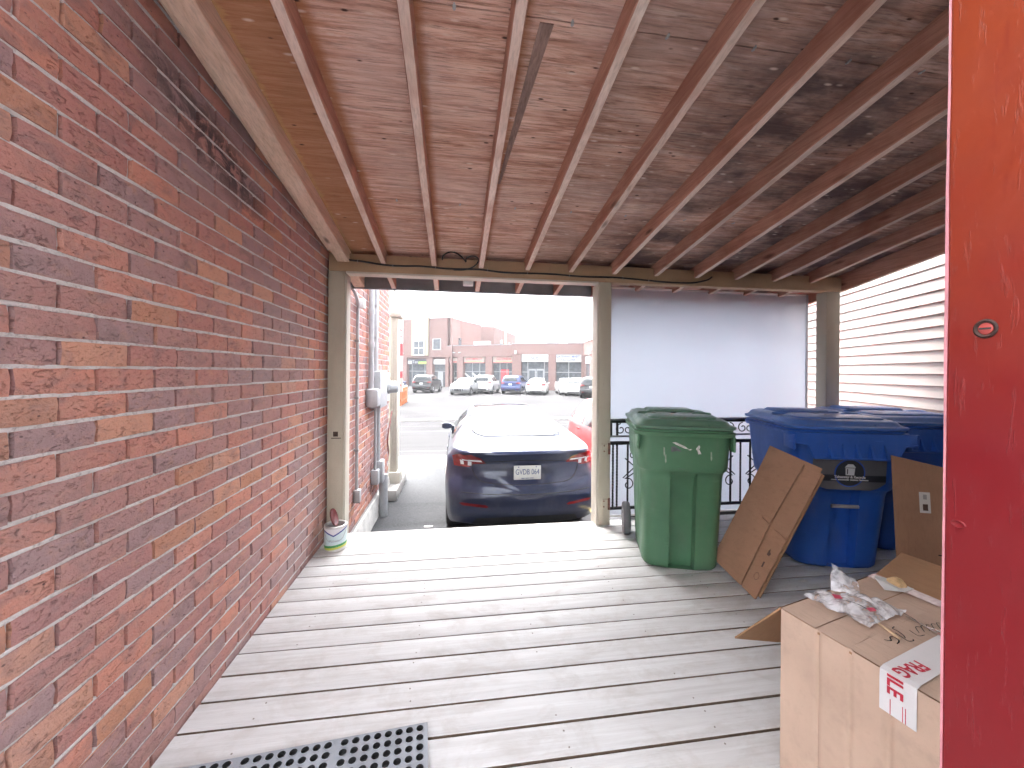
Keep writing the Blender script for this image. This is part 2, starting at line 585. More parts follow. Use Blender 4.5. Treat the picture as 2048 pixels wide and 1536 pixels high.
def mat_cardboard(name, c):
    t = NT(name, 0.82, spec=0.25)
    co = t.coord("Object")
    a = t.noise(co, 3.0, 5, 0.6)
    fl = t.wave(co, 46, 0.4, 1, 1, 'X')
    fib = t.noise(t.map(co, (90, 14, 14)), 1.0, 4, 0.7)
    col = t.ramp(a, [(0.3, tuple(x * 0.85 for x in c)), (0.7, tuple(min(1, x * 1.08) for x in c))])
    col = t.mix(t.ramp(fib, [(0.35, 0.35), (0.5, 0.0)]), col, tuple(x * 0.7 for x in c))
    t.color(col)
    t.bump(t.math('ADD', t.math('MULTIPLY', fl, 0.25), t.math('ADD', fib, t.math('MULTIPLY', a, 2.0))), 0.22, 0.003)
    return t.m

def mat_paint(name, c, metal=0.5, rough=0.32):
    t = NT(name, rough, metal, 0.5)
    co = t.coord("Object")
    d = t.noise(co, 2.4, 5, 0.65)
    fl = t.noise(co, 900, 2, 0.5)
    col = t.mix(t.ramp(fl, [(0.4, 0.0), (0.7, 0.3)]), c, tuple(min(1, x * 1.7 + 0.01) for x in c))
    col = t.mix(t.ramp(d, [(0.5, 0.0), (0.8, 0.25)]), col, (0.30, 0.29, 0.28))      # road film
    t.color(col)
    t.coat(0.6, 0.06)
    return t.m

def mat_glass_dark(name="car_glass", c=(0.012, 0.015, 0.017)):
    if name in MATS: return MATS[name]
    t = NT(name, 0.05, 0.0, 0.4)
    co = t.coord("Object")
    t.color(t.ramp(t.noise(co, 3, 3), [(0.3, c), (0.8, tuple(x * 2.5 for x in c))]))
    MATS[name] = t.m
    return t.m

def mat_plastic(name, c, rough=0.42):
    """moulded bin plastic: fine grain, scuffs, dust and sun-bleach"""
    t = NT(name, rough, 0.0, 0.45)
    co = t.coord("Object")
    a = t.noise(co, 2.6, 5, 0.6)
    col = t.ramp(a, [(0.3, tuple(x * 0.85 for x in c)), (0.75, tuple(min(1, x * 1.2 + 0.008) for x in c))])
    sc = t.noise(t.map(co, (3, 3, 30), rot=(0.2, 0.3, 0.1)), 1.6, 5, 0.75, 1.2)
    col = t.mix(t.ramp(sc, [(0.62, 0.0), (0.72, 0.45)]), col, tuple(min(1, x * 1.6 + 0.10) for x in c))
    sc2 = t.noise(t.map(co, (60, 60, 6), rot=(0.1, 0.2, 0.4)), 1.0, 4, 0.7, 1.0)
    col = t.mix(t.ramp(sc2, [(0.68, 0.0), (0.74, 0.5)]), col, tuple(min(1, x * 1.4 + 0.14) for x in c))
    du = t.noise(t.map(co, (5, 5, 1.5), loc=(5, 1, 3)), 2.2, 6, 0.7)
    col = t.mix(t.ramp(du, [(0.50, 0.0), (0.75, 0.2)]), col, (0.20, 0.19, 0.17))
    t.color(col)
    t.rough(t.ramp(du, [(0.35, rough - 0.1), (0.7, rough + 0.18)]))
    t.bump(t.noise(co, 260, 3, 0.6), 0.18, 0.0015)
    return t.m

BRICK, MORTAR = mat_brick(), mat_mortar()
PLY = mat_plywood()
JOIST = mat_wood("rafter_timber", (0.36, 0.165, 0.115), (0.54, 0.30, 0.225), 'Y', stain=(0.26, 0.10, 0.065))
EDGE = mat_wood("rafter_lit_timber", (0.60, 0.45, 0.38), (0.78, 0.64, 0.56), 'Y', stain=(0.52, 0.33, 0.25))  # rafter undersides: light bounced off the deck painted in as paler timber
BLOND = mat_wood("pale_rafter_timber", (0.60, 0.42, 0.30), (0.80, 0.62, 0.50), 'Y')
DECK = mat_deck()
UNDER = mat_wood("deck_bearer_timber", (0.10, 0.07, 0.05), (0.18, 0.13, 0.09), 'Y', knots=False)
CREAM = mat_cream("cream_gloss_paint", (0.50, 0.455, 0.36))
HEADER = mat_cream("header_paint", (0.44, 0.30, 0.18), (0.16, 0.09, 0.05))
TRIM = mat_cream("trim_paint", (0.62, 0.58, 0.50), (0.4, 0.36, 0.3))
ASPHALT = mat_asphalt("old_asphalt", (0.060, 0.062, 0.066), (0.095, 0.096, 0.10), (0.048, 0.050, 0.054))
ROADM = mat_asphalt("road_asphalt", (0.046, 0.045, 0.047), (0.066, 0.065, 0.066), (0.036, 0.035, 0.037))
CONC = plain("concrete", (0.33, 0.315, 0.30), 0.85, var=0.14, scale=3, bump=0.4, bscale=40)
PARGE = plain("white_parging", (0.60, 0.59, 0.57), 0.9, var=0.25, scale=5, bump=0.6, bscale=30)
IRON = plain("black_wrought_iron", (0.016, 0.015, 0.016), 0.5, 0.3, var=0.4, scale=30, bump=0.5)
BLACKRUB = plain("black_rubber", (0.02, 0.02, 0.021), 0.6, var=0.3)
STEEL = plain("galvanised_steel", (0.36, 0.37, 0.38), 0.42, 0.6, var=0.15, scale=20)
GREYPAINT = plain("grey_conduit_paint", (0.42, 0.43, 0.45), 0.5, 0.1, var=0.12, scale=10)
WHITEP = plain("white_plastic", (0.72, 0.72, 0.71), 0.4, var=0.05)
INK = plain("black_ink", (0.03, 0.03, 0.03), 0.7, var=0.2, bump=0)

# ------------------------------------------------------------------ ground, road, pavement
GZ = -0.61
t_ = MB(); t_.add([(-400, -60, GZ - 0.16), (400, -60, GZ - 0.16), (400, 700, GZ - 0.16), (-400, 700, GZ - 0.16)], [(0, 1, 2, 3)])
tag(t_.build("ground", ASPHALT), kind="structure")
def sheet(name, x0, x1, y0, y1, z, mat, th=0.14, nx=1, ny=1):
    return tag(MB().box(x0, x1, y0, y1, z - th, z).build(name, mat), kind="structure")
sheet("car_park_apron", -30, 40, -12, 8.28, GZ, ASPHALT)
sheet("road", -150, 150, 9.44, 16.6, GZ - 0.10, ROADM, 0.05)
sheet("far_car_park", -90, 90, 16.75, 90, GZ - 0.004, ROADM)
walk = tag(MB().box(-30, 40, 8.285, 9.28, GZ - 0.14, GZ - 0.02).build("sidewalk", CONC), kind="structure")
slab = MB().box(-0.745, 0.745, -0.49, 0.49, -0.03, 0.0, b=0.008).mesh("paving_slab", CONC, 40)
for i in range(-6, 9):
    link("paving_slab", slab, walk, Matrix.Translation((-0.62 + 1.5 * i, 8.785, GZ + 0.012 + rnd.uniform(-.003, .003))))
for nm, y in (("kerb", 9.29), ("kerb", 16.6)):
    kb = tag(MB().box(-90, 90, y, y + 0.148, GZ - 0.15, GZ + 0.006, b=0.015).build(nm, CONC, None, 40), kind="structure")
TAR = plain("tar_seam", (0.035, 0.036, 0.04), 0.5, var=0.2)
YELLOW = mat_cream("faded_yellow_paint", (0.62, 0.50, 0.20), (0.19, 0.19, 0.19))
road = bpy.data.objects["road"]
for y, w_ in ((10.5, 0.035), (13.9, 0.05), (15.2, 0.03)):
    pts = [(x, y + 0.05 * noise.noise((x * 0.6, y, 0))) for x in [i * 1.0 - 25 for i in range(51)]]
    m = MB()
    for (xa, ya), (xb, yb) in zip(pts, pts[1:]):
        m.add([(xa, ya - w_, GZ - 0.096), (xb, yb - w_, GZ - 0.096), (xb, yb + w_, GZ - 0.096), (xa, ya + w_, GZ - 0.096)], [(0, 1, 2, 3)])
    m.build("tar_seam", TAR, road)
ap = bpy.data.objects["car_park_apron"]
for x0, x1, y0, y1 in ((-0.62, -0.50, 7.75, 8.15), (1.96, 2.07, 3.9, 8.1), (4.5, 4.6, 3.9, 8.1)):
    MB().box(x0, x1, y0, y1, GZ - 0.002, GZ + 0.004).build("parking_line", YELLOW, ap)

# ------------------------------------------------------------------ deck
deck = thing("deck", "whitewashed timber plank deck running up to the brick wall", "deck", (0, 0, 0))
PITCH = 0.1435
y = 3.525
bi = 0
while y > 0.3:
    gap = rnd.uniform(0.006, 0.0095) if y > 2.3 else rnd.uniform(0.009, 0.0145)
    wdt = PITCH - gap
    m = MB()
    L0, L1 = -1.038, 4.05
    nseg = 14
    prof = [(-wdt / 2, -0.032), (wdt / 2, -0.032), (wdt / 2, -0.0028), (wdt / 2 - 0.001, -0.0009), (wdt / 2 - 0.003, 0), (-wdt / 2 + 0.003, 0), (-wdt / 2 + 0.001, -0.0009), (-wdt / 2, -0.0028)]
    rings = []
    for k in range(nseg + 1):
        x = L0 + (L1 - L0) * k / nseg
        wob = 0.0012 * noise.noise((x * 1.3, bi * 3.1, 0))
        cup = 0.0005 * noise.noise((x * 0.7, bi * 5.7, 4))
        rings.append([(x, py + (wob if abs(py) > 0.05 else 0), pz + cup) for py, pz in prof])
    m.loft(rings)
    for q_ in range(nseg):
        for e_ in (0, 1, 7): m.mi[q_ * 8 + e_] = 1
    b_ = m.mesh("deck_board", [DECK, UNDER], 50)
    link("deck_board", b_, deck, Matrix.Translation((0, y - PITCH / 2, rnd.uniform(-0.0012, 0.0012))))
    bi += 1
    y -= PITCH
m = MB()
yy = 3.525 - PITCH / 2
while yy > 0.9:                                   # nail heads, two to a bearer
    for xb in (-0.78, -0.18, 0.42, 1.02, 1.62, 2.22):
        for s in (-0.038, 0.038):
            if rnd.random() < 0.3: continue
            cx_, cy_ = xb + rnd.uniform(-.012, .012), yy + s + rnd.uniform(-.008, .008)
            m.lathe([(0.0, 0.0014), (0.0033, 0.0014), (0.0037, 0.0003)], 7, Matrix.Translation((cx_, cy_, 0)))
    yy -= PITCH
tag(m.build("nail_heads", plain("rusty_nail", (0.25, 0.22, 0.20), 0.7, 0.4), deck), kind="stuff")
for xb in (-0.78, -0.18, 0.42, 1.02, 1.62, 2.22, 2.82, 3.42, 4.0):
    MB().box(xb - 0.02, xb + 0.02, 0.25, 3.49, -0.18, -0.034).build("bearer", UNDER, deck)
MB().box(-1.03, 4.05, 3.492, 3.522, -0.20, -0.034).build("end_board", DECK, deck)
for xb in (-0.9, 1.34, 3.7):
    MB().box(xb - 0.05, xb + 0.05, 3.36, 3.46, GZ, -0.185).build("footing_post", UNDER, deck)

# ------------------------------------------------------------------ brick wall
wall = thing("brick_wall", "long red and mauve brick wall with pale mortar beside the deck", "brick wall", (-1.045, 0, 0))
BL, BH, CH = 0.226, 0.0757, 0.0092
WY0, WY1, WZ0, WZ1 = 0.46, 6.60, -0.348, 4.35
mm_ = MB().box(-0.34, -0.0150, WY0, WY1, WZ0, WZ1)
zj = 0.030 - 5 * BH
while zj < WZ1 - 0.02:
    rings = []
    for k in range(61):
        yk = WY0 + (WY1 - WY0) * k / 60
        hh = CH / 2 + 0.0012 + 0.0009 * noise.noise((yk * 9, zj * 40, 0))
        xo = -0.0035 + 0.0022 * noise.noise((yk * 6, zj * 33, 5))
        rings.append([(-0.024, yk, zj - hh), (xo - 0.002, yk, zj - hh), (xo, yk, zj + hh * 0.5), (xo - 0.001, yk, zj + hh), (-0.024, yk, zj + hh)])
    mm_.loft(rings)
    zj += BH
mm_.build("mortar_bed", MORTAR, wall, 50)
foot = MB()
rings = []
for k in range(25):
    yk = 3.6 + (6.62 - 3.6) * k / 24
    rings.append([(-0.30, yk, GZ - 0.1), (0.030 + 0.02 * noise.noise((yk * 2, 0, 0)), yk, GZ - 0.1), (0.018 + 0.012 * noise.noise((yk * 3, 1, 0)), yk, -0.40), (0.006, yk, -0.335 + 0.012 * noise.noise((yk * 4, 3, 0))), (-0.30, yk, -0.335)])
foot.loft(rings)
foot.build("foundation", PARGE, wall, 45)

def brick_mesh(L, seed):
    q = random.Random(seed)
    H_ = BH - CH
    L_ = L - 0.0125
    ny_, nz_ = 5, 3
    V, F = [], []
    for j in range(nz_ + 1):
        for i in range(ny_ + 1):
            edge = i in (0, ny_) or j in (0, nz_)
            yy_ = -L_ / 2 + L_ * (i / ny_) + (q.uniform(-.0022, .0022) if i in (0, ny_) else 0)
            zz_ = -H_ / 2 + H_ * (j / nz_) + (q.uniform(-.0018, .0018) if j in (0, nz_) else 0)
            xx_ = q.uniform(-.0012, .0012) - (0.0022 + q.uniform(0, .002) if edge else 0)
            if i in (0, ny_) and j in (0, nz_):
                xx_ -= q.uniform(0.0, 0.003)
                yy_ *= 0.997
            V.append((xx_, yy_, zz_))
    w_ = ny_ + 1
    for j in range(nz_):
        for i in range(ny_):
            F.append((j * w_ + i, j * w_ + i + 1, (j + 1) * w_ + i + 1, (j + 1) * w_ + i))
    ring = [i for i in range(w_)] + [j * w_ + ny_ for j in range(1, nz_ + 1)] + [nz_ * w_ + i for i in range(ny_ - 1, -1, -1)] + [j * w_ for j in range(nz_ - 1, 0, -1)]
    o = len(V)
    for i in ring:
        V.append((-0.024, V[i][1], V[i][2]))
    n_ = len(ring)
    for k in range(n_):
        F.append((ring[(k + 1) % n_], ring[k], o + k, o + (k + 1) % n_))
    return V, F

variants = [brick_mesh(BL, s) for s in range(14)]
half = [brick_mesh(BL / 2, 100 + s) for s in range(3)]
vmesh = []
for V, F in variants:
    mb = MB(); mb.add(V, F); vmesh.append(mb.mesh("brick", BRICK, 45))
cells = []
row0 = math.ceil((WZ0 - 0.030) / BH)
r_ = row0
while 0.030 + BH * (r_ + 1) < WZ1:
    zc = 0.030 + BH * (r_ + 0.5)
    off = 1.10 + BL / 2 if (r_ - 17) % 2 == 0 else 1.10
    k = math.ceil((WY0 - off) / BL)
    while True:
        yc = off + BL * k
        if yc + BL / 2 > WY1 + 0.01:
            break
        if yc - BL / 2 > WY0:
            cells.append((yc + rnd.uniform(-.003, .003), zc + rnd.uniform(-.0015, .0015), r_))
        k += 1
    r_ += 1
def in_view(yc, zc):
    if yc < 1.0 or yc > 3.44 or zc < 0: return False
    Zc = -1.045 * math.sin(R(8.25)) + yc * math.cos(R(8.25))
    if zc > 2.372 + .17 * (3.4 - yc) + 0.08: return False
    return abs((zc - CAM_H) / Zc) < 1.02
cells.sort(key=lambda c: (0 if in_view(c[0], c[1]) else 1, c[0]))
rest = MB()
for i, (yc, zc, rr) in enumerate(cells):
    xo = rnd.uniform(-.0025, .003)
    M_ = Matrix.Translation((xo, yc, zc)) @ Matrix.Rotation(rnd.uniform(-.006, .006), 4, 'X')
    if i < 300:
        link("brick", vmesh[rnd.randrange(14)], wall, M_)
    else:
        V, F = variants[rnd.randrange(14)]
        rest.add(V, F, M_)
tag(rest.build("further_bricks", BRICK, wall, 45), kind="stuff")

# ------------------------------------------------------------------ porch roof on its posts
def ply_z(y): return 2.386 + 0.17 * (3.4 - y)
roof = thing("porch_roof", "sloping timber porch roof of bare rafters and plywood on cream posts", "porch roof", (0, 3.4, 0))
def slope_box(x0, x1, y0, y1, top, bot, m=None, n=1, wob=0.0, seed=0):
    """a member following the roof slope: top/bot are offsets from the plywood's underside"""
    m = m or MB()
    rings = []
    for k in range(n + 1):
        y = y0 + (y1 - y0) * k / n
        dx = wob * noise.noise((y * 0.9, seed * 7.3, 0)) if wob else 0
        c = 0.004
        z0, z1 = ply_z(y) + bot, ply_z(y) + top
        rings.append([(x0 + dx + c, y, z0), (x1 + dx - c, y, z0), (x1 + dx, y, z0 + c), (x1 + dx, y, z1), (x0 + dx, y, z1), (x0 + dx, y, z0 + c)])
    f0 = len(m.f)
    m.loft(rings)
    for q_ in range(n):                # under-edge coloured paler than the sides, for light off the deck
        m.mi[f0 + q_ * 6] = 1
    return m
FASC = plain('grey_fascia_paint', (0.20, 0.21, 0.23), 0.6)
seams = [0.46, 1.447, 2.665, 3.885, 4.0]
for i, (ya, yb) in enumerate(zip(seams, seams[1:])):
    xs = [-1.09, 0.2146, 2.637, 4.02] if i % 2 else [-1.09, 1.426, 3.45, 4.02]
    for xa, xb in zip(xs, xs[1:]):
        g = 0.0022
        m = MB()
        nx_ = 6
        rings = []
        for k in range(nx_ + 1):
            x = xa + g + (xb - xa - 2 * g) * k / nx_
            s0 = 0.003 * noise.noise((x * 1.7, i * 3, 2))
            s1 = 0.003 * noise.noise((x * 1.7, i * 3 + 1.5, 2))
            rings.append([(x, ya + g, ply_z(ya + g) + s0), (x, ya + g, ply_z(ya + g) + .014), (x, yb - g, ply_z(yb - g) + .014), (x, yb - g, ply_z(yb - g) + s1)])
        m.loft(rings)
        m.build("sheathing_panel", PLY, roof, world=True)
MB().add([(-1.2, 0.46, ply_z(.46) + .02), (4.05, 0.46, ply_z(.46) + .02), (4.05, 4.02, ply_z(4.02) + .02), (-1.2, 4.02, ply_z(4.02) + .02)], [(0, 1, 2, 3)]).build("roofing_felt", BLACKRUB, roof, world=True)
JX = [-0.593 + 0.4038 * i for i in range(11)]
for i, x in enumerate(JX):
    x += rnd.uniform(-.006, .006)
    if i == 10: x = 3.455
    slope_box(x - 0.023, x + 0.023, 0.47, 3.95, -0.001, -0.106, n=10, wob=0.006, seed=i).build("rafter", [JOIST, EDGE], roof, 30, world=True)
slope_box(-1.04, -0.9655, 0.47, 3.39, -0.002, -0.02, n=2).build('wall_filler', [BLOND, BLOND], roof, 30, world=True)
slope_box(-0.965, -0.868, 0.47, 3.95, -0.001, -0.104, n=10, wob=0.004, seed=30).build("wall_rafter", [BLOND, BLOND], roof, 30, world=True)
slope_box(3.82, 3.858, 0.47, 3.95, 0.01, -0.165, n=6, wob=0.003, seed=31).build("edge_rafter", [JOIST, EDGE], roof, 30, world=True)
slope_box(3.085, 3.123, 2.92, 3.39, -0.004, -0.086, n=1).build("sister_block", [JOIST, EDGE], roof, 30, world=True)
slope_box(-1.04, 3.86, 3.953, 3.985, 0.012, -0.108, n=1).build("fascia", [FASC, FASC], roof, 30, world=True)
# tapered discoloured lath lying against the sheathing
m = MB()
rings = []
for k in range(9):
    y = 1.46 + (2.42 - 1.46) * k / 8
    xc = 0.335 - 0.075 * (k / 8) + 0.004 * noise.noise((y * 5, 0, 0))
    hw = 0.027 * (1 - 0.72 * k / 8)
    rings.append([(xc - hw, y, ply_z(y) - .004), (xc + hw, y, ply_z(y) - .004), (xc + hw, y, ply_z(y) + .002), (xc - hw, y, ply_z(y) + .002)])
m.loft(rings)
m.build("bark_edged_lath", mat_wood("bark_lath", (0.18, 0.11, 0.09), (0.40, 0.27, 0.23), 'Y', rough=0.9), roof, world=True)
clip = MB()
for dy in (-0.008, 0.008):
    clip.box(-0.006, 0.006, dy * 0.6 - 0.0032, dy * 0.6 + 0.0032, -0.005, -0.003)
clip.box(-0.003, 0.003, -0.012, 0.012, -0.0045, 0.002)
clip = clip.mesh("sheathing_clip", STEEL)
for ys in (1.447, 2.665):
    for i in range(len(JX) - 1):
        xm = (JX[i] + JX[i + 1]) / 2 + rnd.uniform(-.03, .03)
        link("sheathing_clip", clip, roof, WORLDM["porch_roof"].inverted() @ Matrix.Translation((xm, ys, ply_z(ys))) @ Matrix.Rotation(-0.168, 4, 'X') @ Matrix.Rotation(rnd.uniform(-.3, .3), 4, 'Z'))
MB().box(-1.03, 3.80, 3.40, 3.49, 2.207, 2.352, b=0.004).build("header_beam", HEADER, roof, 30, world=True)
MB().box(-0.895, 1.278, 3.397, 3.505, 2.190, 2.2065, b=0.002).build("header_lit_strip", TRIM, roof, 30, world=True)  # sky-lit underside of the opening, put in as a paler painted strip
for nm, x0, x1, y1 in (("post", -1.034, -0.905, 3.52), ("post", 1.288, 1.402, 3.53), ("post", 3.636, 3.788, 3.52)):
    p = MB().box(x0, x1, 3.402, y1, 0.001, 2.2055, b=0.006).build(nm, CREAM, roof, 30, world=True)
    if x0 < 0:
        MB().box(-0.985, -0.948, 3.396, 3.403, 0.845, 0.885, b=0.001).build("latch_hole", plain("rusty_hole", (0.05, 0.03, 0.02), 0.9, var=0.5, scale=60), p, world=True)
        MB().box(-1.0, -0.925, 3.3985, 3.4025, 0.828, 0.834).build("latch_scratch", plain("rusty_hole", (0.05, 0.03, 0.02)), p, world=True)
    if 0 < x0 < 2:
        for zc in (0.70, 0.20):
            MB().box(1.325, 1.395, 3.394, 3.4025, zc - 0.04, zc + 0.04, b=0.003).build("hinge_plate", CREAM, p, 30, world=True)
            hp = MB(); hp.cyl((1.385, 3.386, zc - 0.05), (1.385, 3.386, zc + 0.05), 0.011)
            for (hx, hz) in ((1.34, zc - .025), (1.34, zc + .025)):
                hp.lathe([(0.0, .004), (0.006, .004), (0.007, 0.0)], 10, Matrix.Translation((hx, 3.394, hz)) @ Matrix.Rotation(R(90), 4, 'X'))
            hp.build("hinge_knuckle", plain("rusty_hinge", (0.20, 0.10, 0.075), 0.7, 0.5, var=0.4, scale=40), p, 40, world=True)
MB().box(-0.904, -0.890, 3.41, 3.53, 0.001, 2.188, b=0.002).build("jamb_lit_strip", TRIM, roof, 30, world=True)  # sky-lit inner faces of the posts, put in as paler painted strips
MB().box(1.272, 1.287, 3.41, 3.54, 0.001, 2.188, b=0.002).build("jamb_lit_strip", TRIM, roof, 30, world=True)

# cable stapled along the header with its heart-shaped loop
cab = thing("cable", "black cable stapled along the cream header with a heart-shaped loop", "cable", (-0.9, 3.39, 2.25))
def hz(x): return 2.292 - 0.006 * x
BLK = plain("black_cable", (0.014, 0.016, 0.018), 0.45, var=0.2)
main = [(-0.945, 3.36, 2.375), (-0.93, 3.375, 2.335), (-0.88, 3.388, 2.30), (-0.75, 3.391, 2.288), (-0.60, 3.391, 2.270), (-0.46, 3.391, 2.266), (-0.30, 3.391, 2.272), (-0.10, 3.391, 2.262), (0.02, 3.391, 2.262), (0.20, 3.391, 2.266), (0.42, 3.391, 2.250), (0.60, 3.391, 2.252), (0.85, 3.391, 2.255), (1.10, 3.391, 2.245), (1.40, 3.391, 2.250), (1.60, 3.391, 2.243), (1.85, 3.391, 2.230), (2.05, 3.39, 2.226), (2.20, 3.385, 2.232), (2.32, 3.37, 2.258), (2.36, 3.35, 2.285)]
MB().tube(spline(main, 5), 0.0075, 8).build("wire", BLK, cab, 60, world=True)
loop = [(-0.115, 3.375, 2.330), (-0.10, 3.36, 2.368), (-0.045, 3.35, 2.392), (0.01, 3.35, 2.382), (0.055, 3.355, 2.350), (0.085, 3.36, 2.318), (0.082, 3.36, 2.325), (0.092, 3.355, 2.352), (0.14, 3.35, 2.368), (0.185, 3.352, 2.352), (0.185, 3.36, 2.318), (0.14, 3.375, 2.278), (0.07, 3.388, 2.258), (-0.02, 3.390, 2.254)]
MB().tube(spline(loop, 6), 0.006, 8).build("heart_loop", BLK, cab, 60, world=True)
for x in (-0.80, -0.52, -0.17, 0.27, 0.62, 1.0, 1.5, 1.75):
    zc = min(main, key=lambda p: abs(p[0] - x))[2]
    MB().tube([(x, 3.400, zc + 0.011), (x, 3.381, zc + 0.009), (x, 3.381, zc - 0.009), (x, 3.400, zc - 0.011)], 0.0016, 5).build("staple", STEEL, cab, world=True)

# small floodlight on the outside of the header
lf = thing("floodlight", "small white flood lamp housing fixed outside the header", "lamp", (0.11, 3.52, 2.19))
MB().box(-0.045, 0.045, -0.01, 0.05, -0.035, 0.02, b=0.006).build("housing", WHITEP, lf, 30)
MB().box(-0.035, 0.035, 0.051, 0.056, -0.03, 0.01).build("lens", plain("lamp_lens", (0.8, 0.8, 0.82), 0.15), lf)
MB().box(-0.012, 0.012, -0.02, 0.0, 0.0, 0.04).build("bracket", WHITEP, lf)

# ------------------------------------------------------------------ white sheet closing the right bay
t = NT("white_plastic_sheet", 0.16, 0.0, 0.5)
co = t.coord("Object")
t.color(t.ramp(t.noise(t.map(co, (1.2, 1, 0.6)), 1.3, 3), [(0.3, (0.62, 0.63, 0.65)), (0.7, (0.70, 0.71, 0.73))]))
t.bump(t.noise(t.map(co, (1, 1, 0.7)), 3.5, 2, 0.4), 0.06, 0.02)
tr = t.n("ShaderNodeBsdfTranslucent")
tr.inputs["Color"].default_value = (0.60, 0.645, 0.71, 1)
mx = t.n("ShaderNodeMixShader")
mx.inputs[0].default_value = 0.5
t.t.links.new(t.b.outputs[0], mx.inputs[1]); t.t.links.new(tr.outputs[0], mx.inputs[2])
t.t.links.new(mx.outputs[0], t.t.nodes["Material Output"].inputs["Surface"])
pan = thing("white_screen", "large glossy white plastic sheet hung behind the wrought iron railing", "screen", (2.62, 3.78, 0))
MB().box(-1.19, 1.175, 0.0, 0.008, -0.05, 2.235, b=0.002).build("sheet", t.m, pan, 30)
for x in (-1.186, 1.171):
    MB().box(x - 0.012, x + 0.012, -0.006, 0.014, -0.62, 2.25).build("edge_strip", plain("grey_trim", (0.42, 0.44, 0.5), 0.4, 0.3), pan)
MB().box(-1.17, 1.155, -0.005, 0.013, 2.238, 2.252).build("top_strip", WHITEP, pan)
MB().box(-1.17, 1.155, -0.005, 0.013, -0.068, -0.052).build("bottom_strip", WHITEP, pan)

# ------------------------------------------------------------------ wrought iron railing
rail = thing("iron_railing", "black wrought iron scrollwork railing and gate behind the wheelie bins", "railing", (2.5, 3.46, 0))
RY = 3.46
CAPG = plain("worn_rail_cap", (0.20, 0.20, 0.22), 0.35, 0.5, var=0.2, scale=20)
MB().box(1.402, 3.634, RY - 0.02, RY + 0.02, 0.946, 0.962, b=0.002).build("top_rail", CAPG, rail, 30, world=True)
MB().box(1.402, 3.634, RY - 0.014, RY + 0.014, 0.922, 0.9445).build("top_rail", IRON, rail, world=True)
MB().box(1.402, 3.634, RY - 0.02, RY + 0.02, 0.792, 0.806, b=0.002).build("middle_rail", CAPG, rail, 30, world=True)
MB().box(1.36, 3.634, RY - 0.052, RY - 0.018, 0.728, 0.757, b=0.003).build("gate_top_rail", IRON, rail, 30, world=True)
MB().box(1.39, 3.634, RY - 0.05, RY - 0.02, 0.135, 0.158, b=0.003).build("gate_bottom_rail", IRON, rail, 30, world=True)
for x in (1.43, 1.49, 3.60):
    MB().box(x - 0.009, x + 0.009, RY - 0.009, RY + 0.009, 0.807, 0.921).build("stub_bar", IRON, rail, world=True)
def twisted(x, y, z0, z1):
    m = MB(); n = 60; rings = []
    for k in range(n + 1):
        z = z0 + (z1 - z0) * k / n
        a = k * 0.55
        rings.append([(x + 0.0095 * math.cos(a + j * math.pi / 2), y + 0.0095 * math.sin(a + j * math.pi / 2), z) for j in range(4)])
    return m.loft(rings)
twisted(1.415, RY - 0.085, 0.165, 0.735).build("twisted_bar", IRON, rail, world=True)
for i, x in enumerate([1.475 + 0.104 * k for k in range(21)]):
    if i % 4 == 0:
        twisted(x, RY - 0.035, 0.158, 0.728).build("twisted_bar", IRON, rail, world=True)
    else:
        MB().box(x - 0.0065, x + 0.0065, RY - 0.0415, RY - 0.0285, 0.158, 0.728).build("bar", IRON, rail, world=True)
def scroll(cx_, cz_, r0, turns, a0, dirn, y, th=0.0055, tail=None):
    pts = []
    n = int(22 * turns)
    for k in range(n + 1):
        u = k / n
        a = a0 + dirn * 2 * math.pi * turns * u
        r_k = r0 * (1 - 0.78 * u)
        pts.append((cx_ + r_k * math.cos(a), y, cz_ + r_k * math.sin(a)))
    if tail:
        pts = spline([tail[0], tail[1], pts[0]], 7)[:-1] + [Vector(p) for p in pts]
    return MB().tube(pts, th, 6)
x = 1.56
while x < 3.55:
    for s in (-1, 1):
        scroll(x + s * 0.036, 0.862, 0.052, 1.15, R(90) if s > 0 else R(90), -s, RY).build("scroll", IRON, rail, 60, world=True)
    x += 0.208
for i in range(5):
    xm = 1.58 + 0.416 * i + 0.103
    for s in (-1, 1):
        scroll(xm + s * 0.052, 0.625, 0.042, 1.1, R(180) if s > 0 else 0, -s, RY - 0.035,
               tail=((xm + s * 0.15, RY - 0.035, 0.42), (xm + s * 0.02, RY - 0.035, 0.54))).build("scroll", IRON, rail, 60, world=True)
        scroll(xm + s * 0.10, 0.36, 0.06, 1.1, R(60) if s > 0 else R(120), s, RY - 0.035,
               tail=((xm - s * 0.13, RY - 0.035, 0.60), (xm + s * 0.02, RY - 0.035, 0.48))).build("scroll", IRON, rail, 60, world=True)
    MB().tube([(xm + 0.032 * math.cos(a), RY - 0.035, 0.575 + 0.032 * math.sin(a)) for a in [2 * math.pi * k / 18 for k in range(18)]], 0.005, 6, closed=True).build("ring", IRON, rail, 60, world=True)

# ------------------------------------------------------------------ neighbour's siding
SID = plain("beige_vinyl_siding", (0.31, 0.27, 0.25), 0.5, var=0.06, scale=2, bump=0.2, bscale=25)
ang = math.atan2(0.3478, 0.9376)
sid = thing("siding_wall", "pale beige horizontal vinyl siding wall of the building next door", "siding", (3.53, 0.84, 0), -ang)
